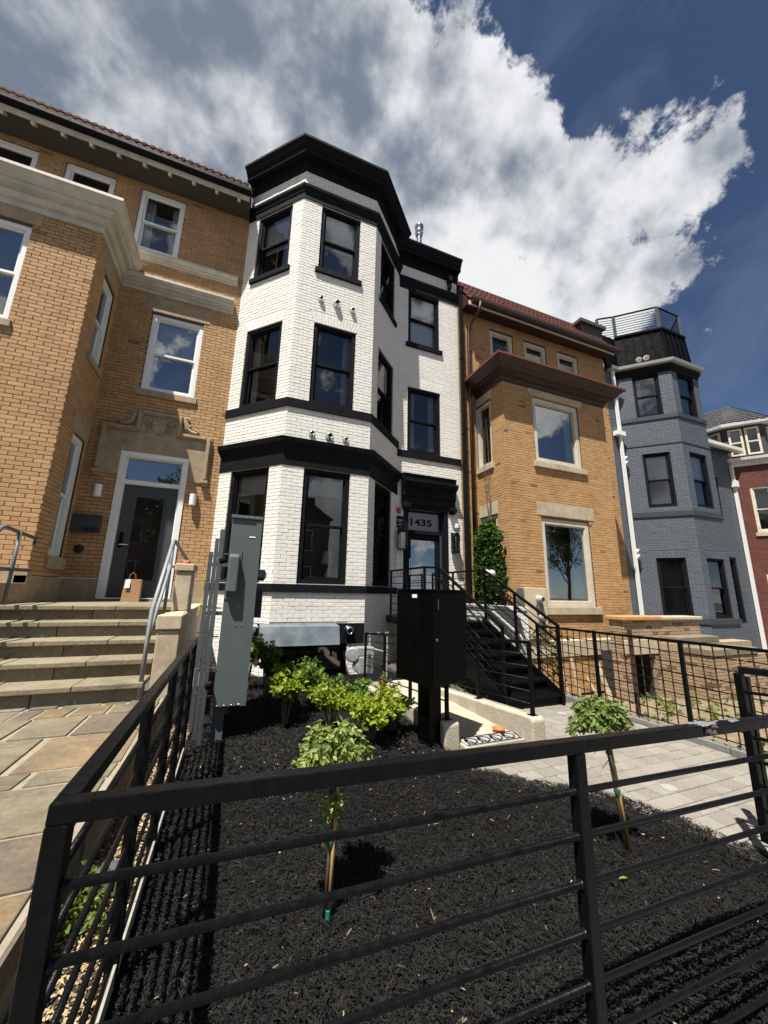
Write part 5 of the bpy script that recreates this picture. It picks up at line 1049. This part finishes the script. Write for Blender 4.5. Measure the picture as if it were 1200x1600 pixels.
# ================================================================== awning, gas meter, wall things of the white house
a_ = thing('metal_awning', 'dented galvanised sheet metal hood over the basement window', 'awning', (1.13, 6.7, -.9))
AWN = mat('galvanised_sheet', (.19, .225, .25), (.27, .305, .33), rough=.42, metal=.55, ns=4, rvar=.15, bump=.12, bs=7)
b = MB(); b.prism([(.46, 6.86, -.575), (.46, 6.60, -.60), (.46, 6.52, -.90), (.46, 6.535, -.90), (.46, 6.615, -.615), (.46, 6.86, -.59)], (1.33, 0, 0)); b.build('hood', AWN, a_)
for x in (.46, 1.782): b = MB(); b.prism([(x, 6.86, -.58), (x, 6.605, -.605), (x, 6.525, -.895), (x, 6.86, -.895)], (.008, 0, 0)); b.build('side_cheek', AWN, a_)
v = MB(); v.lathe((.40, 6.98, -.66), [(.09, 0), (.09, .10), (.075, .16), (.04, .18), (.001, .16)], 16, (-.7, -.7, -.2)); tag(v.build('dryer_vent', CHROME, smooth=True), 'bright steel vent elbow at the cabinet side of the metal awning', 'vent')
gm = thing('gas_meter', 'grey gas meter with pipework in front of the white bay', 'gas meter', (2.3, 6.4, -1.45)); GP = mat('grey_pipe_paint', (.30, .31, .31), (.22, .23, .23), rough=.5, ns=20)
b = MB(); b.lathe((2.0, 6.42, -1.05), [(.001, -.02), (.10, -.02), (.125, .0), (.125, .05), (.10, .07), (.001, .075)], 20, (-.35, -1, 0)); b.build('regulator', GP, gm, smooth=False)
b = MB(); b.box(2.05, 2.36, 6.32, 6.50, -1.08, -.93); b.build('index_box', GP, gm, bevel=.02)
b = MB(); b.box(2.08, 2.34, 6.30, 6.52, -1.36, -1.08); b.lathe((2.12, 6.40, -1.23), [(.001, -.03), (.11, -.03), (.12, 0), (.12, .06), (.001, .08)], 18, (-.5, -1, 0)); b.build('case', GP, gm, bevel=.02)
b = MB(); b.tube([(2.30, 6.41, -.93), (2.30, 6.41, -.72), (2.62, 6.41, -.72), (2.62, 6.41, -1.45)], .026, 10); b.build('pipe', GP, gm)
b = MB(); b.tube([(2.36, 6.41, -.98), (2.60, 6.41, -1.05)], .028, 10); b.build('branch_pipe', GP, gm)
for p in ((2.30, 6.41, -.72), (2.62, 6.41, -.72), (2.46, 6.41, -.72), (2.62, 6.41, -1.05), (2.62, 6.41, -.95)): c = MB(); c.lathe((p[0], p[1], p[2]-.025), [(.036, 0), (.036, .05)], 10); c.build('fitting', GP, gm)
W = WW
def lantern(u, lb):
    l = thing('wall_lantern', lb, 'wall lantern', W.P(u, .12, .95), 'black lanterns beside the 1435 door'); z0 = .98
    t = MB(); W.box(t, u-.06, u+.06, .012, .03, z0+.05, z0+.52); W.box(t, u-.01, u+.01, .03, .14, z0+.46, z0+.48); t.build('back_plate', BLACKM, l)
    t = MB(); W.box(t, u-.08, u+.08, .05, .21, z0+.40, z0+.43); W.box(t, u-.08, u+.08, .05, .21, z0, z0+.02)
    for a in (-.08, .068):
        for n_ in (.05, .198): W.box(t, u+a, u+a+.012, n_, n_+.012, z0+.02, z0+.40)
    t.prism([W.P(u-.08, .05, z0+.43), W.P(u+.08, .05, z0+.43), W.P(u+.03, .05, z0+.50), W.P(u-.03, .05, z0+.50)], W.n*.16); t.build('cage', BLACKM, l)
    t = MB(); W.box(t, u-.066, u+.066, .064, .196, z0+.021, z0+.399); t.build('glass', GLASS, l)
lantern(.09, 'black lantern on the white wall strip between bay and 1435 door'); lantern(1.56, 'black lantern on the white wall beside the black downspout')
pq = thing('wall_plaque', 'black business plaque on the white wall strip left of the 1435 door', 'plaque', W.P(.1, .03, 1.5))
t = MB(); W.box(t, .0, .17, .012, .03, 1.52, 1.80); t.build('board', BLACKBOX, pq); text('lettering', 'tron', W, .015, .031, 1.68, .075, WHITEV, pq); t = MB(); W.box(t, .03, .13, .0305, .032, 1.64, 1.645); W.box(t, .02, .14, .0305, .032, 1.58, 1.59); t.build('lines', WHITEV, pq)
t = MB(); W.box(t, .005, .085, .012, .07, 1.86, 2.0); tag(t.build('alarm_strobe', mat('alarm_red', (.42, .02, .02), rough=.4), bevel=.01), 'small red alarm strobe above the black plaque', 'alarm')
t = MB(); ring(t, W, .0, .17, .66, .90, .025, .012, .035); W.box(t, .075, .095, .012, .034, .68, .88); W.box(t, .025, .145, .012, .033, .77, .79); W.box(t, .02, .15, .012, .02, .68, .88); tag(t.build('white_key_box', WHITEV), 'white four-panel box under the lantern on the white wall strip', 'panel')
sg_ = thing('wall_sign', 'white sign with red letters on the wall strip by the landing rail', 'sign', W.P(.09, .03, .2)); t = MB(); W.box(t, .0, .18, .012, .02, .12, .62); t.build('board', WHITEV, sg_); text('lettering', 'UC', W, .03, .021, .38, .16, mat('sign_red', (.45, .02, .03), rough=.5), sg_)
cm = MB(); W.box(cm, 1.60, 1.68, .012, .10, 1.62, 1.74); tag(cm.build('door_camera', WHITEV, bevel=.01), 'small white camera above the lantern by the black downspout', 'camera')
cl = MB(); [cl.lathe((4.46+dx, 5.95, .42), [(.05, 0), (.055, .04), (.035, .10), (.001, .09)], 12, (0, -1, -.4)) for dx in (0, .12)]; tag(cl.build('flood_light', WHITEV, smooth=True), 'white twin-head floodlight near the top of the iron stair', 'floodlight')
lp = thing('table_lamp', 'white shaded table lamp inside the ground floor bay window', 'lamp', (1.75, 7.35, .2)); t = MB(); t.lathe((1.72, 7.40, .52), [(.15, 0), (.10, .26), (.095, .26), (.14, 0)], 18); t.build('shade', BLINDW, lp); t = MB(); t.lathe((1.72, 7.40, .15), [(.07, 0), (.09, .12), (.03, .3), (.012, .42), (.001, .42)], 14); t.build('base', WHITEV, lp, smooth=True)
t = MB(); t.lathe((1.35, 7.30, .15), [(.26, 0), (.28, .05), (.2, .11), (.001, .13)], 16); tag(t.build('cushion', BLINDW, smooth=True), 'pale cushion on the sill inside the ground floor bay window', 'cushion')
# ---- meters on the ochre house
em = thing('electric_panel', 'beige utility panel with two round meters on the ochre bay corner', 'utility panel', (6.4, 6.8, -.9)); BG = mat('beige_enamel', (.58, .48, .32), (.50, .41, .27), rough=.6)
t = MB(); OC.box(t, .28, .88, .012, .10, -.95, .17); t.build('panel', BG, em, bevel=.01)
for u, z in ((.64, -.08), (.67, -.47)):
    t = MB(); t.lathe(OC.P(u, .10, z), [(.085, 0), (.085, .05), (.07, .055), (.07, .11), (.05, .13), (.001, .135)], 18, OC.n); m_ = t.build('meter', STONE2 if False else mat('meter_grey', (.42, .42, .40), rough=.4), em); t = MB(); t.lathe(OC.P(u, .237, z), [(.05, 0), (.05, .003), (.001, .003)], 12, OC.n); t.build('dial', DARKINT, m_); t = MB(); OC.box(t, u-.09, u+.07, .10, .15, z-.30, z-.11); t.build('socket_box', GREYMET, m_)
t = MB(); OC.box(t, .10, .24, .012, .08, -.25, .15); t.build('meter_tail', GREYMET, em)
# ================================================================== plants
def leaves(pts, size, up=.5, asp=.55, droop=0.0, out=None):
    """one folded leaf per point"""
    pts = np.asarray(pts); n = len(pts); L = size*RNG.uniform(.6, 1.25, n)
    a = RNG.uniform(0, 2*np.pi, n); el = RNG.normal(.15-droop, .45, n)
    t = np.stack([np.cos(a)*np.cos(el), np.sin(a)*np.cos(el), np.sin(el)], 1)
    if out is not None: t = t+out*.9; t /= np.linalg.norm(t, axis=1)[:, None]
    r = RNG.normal(0, 1, (n, 3)); r[:, 2] += up*2.2; s = np.cross(t, r); s /= np.linalg.norm(s, axis=1)[:, None]; u = np.cross(s, t); u *= np.sign(u[:, 2:3]+1e-6)
    V = np.empty((n, 6, 3)); w = (L*asp/2)[:, None]; l = L[:, None]
    V[:, 0] = pts; V[:, 1] = pts+t*l*.35+s*w+u*w*.35; V[:, 2] = pts+t*l*.75+s*w*.75+u*w*.2-u*l*.04; V[:, 3] = pts+t*l-u*l*.12; V[:, 4] = pts+t*l*.75-s*w*.75+u*w*.2-u*l*.04; V[:, 5] = pts+t*l*.35-s*w+u*w*.35
    idx = np.arange(n)[:, None]*6
    F = np.concatenate([np.concatenate([idx+0, idx+1, idx+2, idx+3], 1), np.concatenate([idx+0, idx+3, idx+4, idx+5], 1)]); rn = RNG.random(n).astype(np.float32)
    return V.reshape(-1, 3), F, np.concatenate([rn, rn])
LIME = leafmat('lime_leaf', (.13, .20, .012), (.42, .50, .05)); MID = leafmat('mid_green_leaf', (.06, .14, .02), (.16, .28, .035)); SAGE = leafmat('sage_leaf', (.10, .16, .030), (.36, .43, .12)); BRONZE = leafmat('bronze_leaf', (.10, .10, .025), (.22, .20, .05)); IVY = leafmat('ivy_leaf', (.025, .07, .012), (.08, .16, .02)); TREE = leafmat('tree_leaf', (.03, .06, .015), (.07, .12, .03), .3); WEED = leafmat('weed_leaf', (.07, .13, .02), (.20, .25, .05))
BARK = mat('shrub_bark', (.10, .07, .045), (.16, .12, .08), rough=.9, ns=30); STAKE = mat('bamboo_stake', (.45, .30, .10), (.36, .26, .14), rough=.6, ns=12)
def shrub(name, lb, base, hgt, rad, nst, nleaf, size, lm, cat='shrub', group=None, low=.25, droop=0.):
    base = np.array(base, float); h = thing(name, lb, cat, base, group); P = []; O = []; st = MB()
    for k in range(nst):
        a = 2*math.pi*(k+random.random()*.8)/nst; r = rad*random.uniform(.3, 1.0); tip = base+(math.cos(a)*r, math.sin(a)*r, hgt*random.uniform(.5, 1.08)); mid = base+(math.cos(a)*r*.35, math.sin(a)*r*.35, hgt*.45)+RNG.normal(0, .015, 3)
        st.tube([base+(math.cos(a)*.02, math.sin(a)*.02, -.02), mid, tip], [.008, .006, .002], 5)
        subs = [(mid, tip)]
        for q in range(4):
            f = random.uniform(.1, .9); s0 = mid+(tip-mid)*f; ang = random.uniform(0, 6.3); e = s0+np.array((math.cos(ang), math.sin(ang), random.uniform(.1, .7)))*rad*random.uniform(.25, .5); st.tube([s0, e], [.004, .0015], 4); subs.append((s0, e))
        for q, (s0, e) in enumerate(subs):
            m_ = int(nleaf/nst/(1.6 if q == 0 else 8)) if q == 0 else int(nleaf/nst*.6/4)
            f = RNG.uniform(low if q == 0 else .15, 1.05, m_)[:, None]; P.append(s0+(e-s0)*f+RNG.normal(0, rad*.06, (m_, 3))); O.append(np.repeat((e-s0)[None]/np.linalg.norm(e-s0), m_, 0))
    st.build('stems', BARK, h); P = np.concatenate(P); O = np.concatenate(O)
    chip_object('foliage', [leaves(P, size, out=O*.5+RNG.normal(0, .5, P.shape), droop=droop)], lm, h)
    return h
def gz_(x, y): return float(mulch_z(x, y))
for lb_, (x, y), hg, rd, ns_, nl, sz, lm_, lw_ in (
    ('lime green leafy shrub with bare lower stems in front of the cabinet shadow', (.64, 4.42), .60, .20, 8, 900, .066, LIME, .0),
    ('dense lime green shrub between the staked sapling and the stucco wall', (1.40, 3.78), .46, .33, 14, 1350, .056, LIME, -.2),
    ('lime shrub against the stucco wall below the black box', (1.72, 3.98), .36, .22, 8, 600, .054, LIME, -.2),
    ('low lime shrub between the two larger lime shrubs', (1.08, 4.22), .40, .26, 9, 700, .054, LIME, -.1),
    ('green shrub with reddish stems under the metal awning', (1.08, 5.15), .46, .38, 12, 900, .052, MID, .1),
    ('green shrub just behind the bare stemmed lime shrub', (.80, 4.85), .52, .28, 9, 900, .056, MID, .0),
    ('green shrub in front of the gas meter case', (1.50, 4.85), .34, .28, 9, 600, .052, MID, .0),
    ('tall darker green shrub beside the grey cabinet', (.52, 5.50), .78, .20, 9, 950, .056, MID, .1),
    ('sparse green shrub against the white wall behind the grey cabinet', (.30, 6.0), .78, .18, 7, 450, .052, MID, .1),
    ('thin shrub with bronze tips below the gas meter', (1.95, 4.75), .36, .22, 8, 300, .048, BRONZE, .2)):
    shrub('garden_shrub', lb_, (x, y, gz_(x, y)), hg, rd, ns_, nl, sz, lm_, low=lw_)
def sapling(lb, base, cc, rx, rz, lm, stakec, n=2900):
    base = np.array(base, float); cc = np.array(cc, float); h = thing('staked_sapling', lb, 'sapling', base)
    t = MB(); t.tube([base+(0, 0, -.05), base*.5+cc*.5+(.006, 0, 0), cc], [.010, .009, .006], 8); t.build('trunk', BARK, h, smooth=True)
    s = base+(.014, -.012, 0); e = cc*.82+base*.18+(.02, -.012, 0); t = MB(); t.tube([s+(0, 0, -.04), e], .0085, 8); t.build('stake', stakec, h, smooth=True)
    t = MB(); [t.lathe(base*(1-f)+cc*f+(.008*(1-f), -.006, 0), [(.017, 0), (.018, .012), (.017, .024)], 8) for f in (.42, .72)]; t.build('tie', mat('green_tie', (.01, .10, .06), rough=.6), h)
    st = MB(); P = []; O = []
    for k in range(46):
        a = random.uniform(0, 6.283); r = rx*math.sqrt(random.random())*random.choice((.8, 1, 1, 1.28)); z = rz*math.sqrt(max(0, 1-(r/rx)**2))*random.uniform(.0, 1.2); tip = cc+(math.cos(a)*r, math.sin(a)*r*.95, z-.02)
        hang = tip+(math.cos(a)*.05, math.sin(a)*.05, -random.uniform(.02, .075)*(r/rx+.2)); st.tube([cc+(0, 0, -.03), (cc+tip)/2+(0, 0, .02), tip, hang], [.004, .003, .002, .001], 4)
        m_ = n//46; f = RNG.random(m_)[:, None]; q = np.where(f < .45, tip+((cc+tip)/2+(0, 0, .02)-tip)*(1-f/.45), tip+(hang-tip)*(f-.45)/.55); P.append(q+RNG.normal(0, .014, (m_, 3))); O.append(np.repeat(np.array((math.cos(a)*.5, math.sin(a)*.5, -.25))[None], m_, 0))
    st.build('branches', BARK, h); P = np.concatenate(P); O = np.concatenate(O)
    chip_object('crown', [leaves(P, .036, asp=.46, droop=.35, out=O)], lm, h); return h
s1 = sapling('small staked sapling with sage green weeping crown and green tipped bamboo stake', (.515, 1.94, gz_(.5, 1.94)), (.545, 1.98, -.775), .160, .13, SAGE, STAKE)
t = MB(); t.lathe((.529, 1.928, gz_(.5, 1.94)+.0), [(.011, 0), (.011, .035), (.009, .037)], 8); t.build('stake_tip', mat('green_tip', (.01, .16, .10), rough=.5), s1)
P = np.array((.53, 1.96, -.98))+RNG.normal(0, (.03, .03, .06), (90, 3)); chip_object('trunk_shoots', [leaves(P, .045, asp=.5, droop=.5)], SAGE, s1)
s2 = sapling('small staked sapling with rounded green crown beside the paved path', (2.29, 1.82, gz_(2.29, 1.82)), (2.20, 1.84, -.745), .138, .12, leafmat('fresh_leaf', (.09, .15, .03), (.27, .34, .10)), mat('yellow_stake', (.55, .33, .05), (.30, .26, .08), rough=.6, ns=15), 3000)
t = MB(); t.tube([(2.24, 1.83, -.92), (2.12, 1.80, -.88), (2.04, 1.78, -.90)], [.004, .003, .0015], 5); t.tube([(2.24, 1.83, -.96), (2.16, 1.80, -.97), (2.10, 1.78, -.985)], [.003, .002, .0015], 5); t.build('bare_twig', BARK, s2)
# ivy on the return of the ochre bay
iv = thing('ivy', 'dense column of glossy ivy climbing the ochre bay corner behind the stair', 'ivy', (5.6, 7.4, -1.4)); P = []; O = []
for k in range(760):
    z = random.uniform(-1.35, 1.72); wv = .40+.10*math.sin(z*2.1)+.06*math.sin(z*5); wv *= min(1., (1.85-z)*2.2); a = random.uniform(0, 6.283); r = math.sqrt(random.random()); c = np.array((5.66-.20*abs(math.cos(a))*r*wv/.36, 7.36+math.sin(a)*wv*r, z)); m_ = 7
    P.append(c+RNG.normal(0, .045, (m_, 3))); O.append(np.repeat(np.array((-.5, -.5, -.1))[None], m_, 0))
chip_object('foliage', [leaves(np.concatenate(P), .085, asp=.8, droop=.3, out=np.concatenate(O))], IVY, iv)
t = MB(); [t.tube([(5.80, 7.4+dx, -2.0), (5.78, 7.4+dx*2, -.6), (5.80, 7.4-dx, .6), (5.80, 7.4+dx, 1.5)], [.02, .015, .01, .005], 6) for dx in (-.1, .05, .12)]; t.build('vine_stems', BARK, iv)
# creeper stems running up beside the brown downspout
vn = MB()
for k in range(5):
    x, y, z = 5.82, 7.75-random.random()*.3, 1.6; pts = []
    for i in range(14): pts.append((x-.012, y, z)); y += random.uniform(-.05, .06); y = min(7.93, max(7.45, y)); z += random.uniform(.15, .34)
    vn.tube(pts, [.008-.0005*i for i in range(14)], 5)
tag(vn.build('dry_vine', BARK), 'dry bare creeper stems on the ochre bay side wall', 'vine')
# weeds
def weeds(n, xr, yr, zf, size, lm, name, lb):
    c = [(random.uniform(*xr), random.uniform(*yr)) for _ in range(n)]; P = []
    for x, y in c: m_ = random.randint(6, 16); P.append(np.stack([x+RNG.normal(0, .05, m_), y+RNG.normal(0, .05, m_), zf(x, y)+np.abs(RNG.normal(0, .05, m_))], 1))
    tag(chip_object(name, [leaves(np.concatenate(P), size, up=.2)], lm), lb, 'weeds')
yz = lambda x, y: -1.45-.75*min(1, max(0, (y-2.2)/4.2))-.01*(x-4.7)
weeds(60, (4.76, 5.1), (1.2, 5.0), yz, .06, WEED, 'kerb_weeds', 'green weeds growing along the kerb under the grid fence')
weeds(70, (5.0, 10.5), (3.2, 6.6), yz, .08, WEED, 'yard_weeds', 'green weeds scattered over the sandy yard')
weeds(26, (4.72, 4.95), (4.6, 6.0), lambda x, y: -1.45+random.random()*.8, .08, IVY, 'stair_foot_weeds', 'dark leafy growth between the iron stair and grid fence')
weeds(22, (-.52, -.38), (2.02, 2.32), lambda x, y: -1.40+random.random()*.14, .034, WEED, 'strip_weeds', 'bright green weed in the strip beside the corner post')
weeds(10, (3.15, 3.38), (4.4, 6.0), lambda x, y: -1.45, .07, IVY, 'stair_side_weeds', 'dark green plants between the stucco wall and iron stair')
t = MB(); t.lathe((-.42, 2.45, -1.42), [(.10, 0), (.11, .03), (.09, .07), (.03, .09), (.001, .09)], 7); tag(t.build('strip_stone', mat('blue_grey_stone', (.05, .06, .075), (.075, .085, .10), rough=.8, ns=9, bump=.4, bs=30)), 'blue grey stone lying in the strip beside the fence', 'stone')
for (x, y), lb_ in (((1.52, 2.04), 'yellow green fallen leaf on the mulch near the fence'), ((2.02, 1.62), 'small yellow fallen leaf on the mulch by the path sapling')):
    v_, f_, r_ = leaves(np.array([(x, y, gz_(x, y)+.02)]), .045, up=2); o = chip_object('fallen_leaf', [(v_, f_, r_)], LEAFY); del o['kind']; tag(o, lb_, 'leaf')
# ================================================================== street trees across the road (seen in the window reflections)
def tree(lb, x, y, hgt, rad):
    h = thing('street_tree', lb, 'tree', (x, y, -1.52), 'trees across the road'); t = MB(); t.tube([(x, y, -1.55), (x+.1, y, 1.2), (x, y+.1, hgt*.5)], [.22, .17, .09], 10); P = []
    for k in range(26):
        a = random.uniform(0, 6.283); e = random.uniform(.1, 1.3); c = np.array((x+math.cos(a)*math.cos(e)*rad, y+math.sin(a)*math.cos(e)*rad, hgt*.5+math.sin(e)*hgt*.45)); s = np.array((x, y, 1.0+random.random()*hgt*.4)); t.tube([s, (s+c)/2+(0, 0, .3), c], [.06, .04, .012], 5)
        for q in range(5): P.append(s+(c-s)*random.uniform(.2, 1.05)+RNG.normal(0, .5, 3)+RNG.normal(0, .32, (70, 3)))
    t.build('trunk', BARK, h); chip_object('crown', [leaves(np.concatenate(P), .26)], TREE, h)
tree('leafy street tree across the road, mirrored in the charcoal door', -4.5, -15, 8, 2.6); tree('leafy street tree across the road, mirrored in the large ochre bay window', 33.0, -16, 12.5, 5.5)
# ================================================================== rowhouses across the road (seen in the window reflections)
def opposite(lb, x0, x1, y, hgt, wallm, gable):
    h = thing('opposite_rowhouse', lb, 'house', ((x0+x1)/2, y, -1.52), 'rowhouses across the road')
    F = Facet((x1, y), (x0, y)); w = MB(); F.box(w, 0, x1-x0, -8, 0, -1.6, hgt); w.build('wall', wallm, h)
    r = MB()
    if gable: r.prism([(x0-.2, y+.25, hgt), ((x0+x1)/2, y+.25, hgt+2.2), (x1+.2, y+.25, hgt)], (0, -8, 0))
    else: sweep(r, [(x1, y), (x0, y)], [(0, hgt-.5), (.3, hgt-.2), (.3, hgt), (-8, hgt+.3)])
    r.build('roof', SHINGLE, h); W_ = x1-x0
    for k, z in enumerate((.2, 3.2, 6.0)):
        for u in ((.22, .62) if k else (.22,)):
            f = MB(); ring(f, F, W_*u, W_*u+1.1, z, z+1.8, .09, .0, .06); w_ = f.build('window', WHITEP, h); p = MB(); quad(p, F, W_*u+.05, W_*u+1.05, .02, z+.05, z+1.75); p.build('pane', DARKINT, w_)
    d = MB(); F.box(d, W_*.62, W_*.62+1.05, 0, .05, -1.0, 1.3); d.build('door', BLACK, h)
OPB = mat('opposite_brick', (.16, .075, .05), (.22, .11, .075), rough=.9, ns=20); OPC = mat('opposite_render', (.30, .27, .22), (.24, .215, .17), rough=.9)
for i, (lb, wm_, gb) in enumerate((('brick gabled rowhouse across the road, facing the tan house', OPB, True), ('pale rendered rowhouse across the road with gabled roof', OPC, True), ('brick gabled rowhouse across the road, facing the white house', OPB, True))):
    opposite(lb, -12+i*6.4, -12+i*6.4+6.38, -17.0, 6.0+.5*(i % 2), wm_, gb)
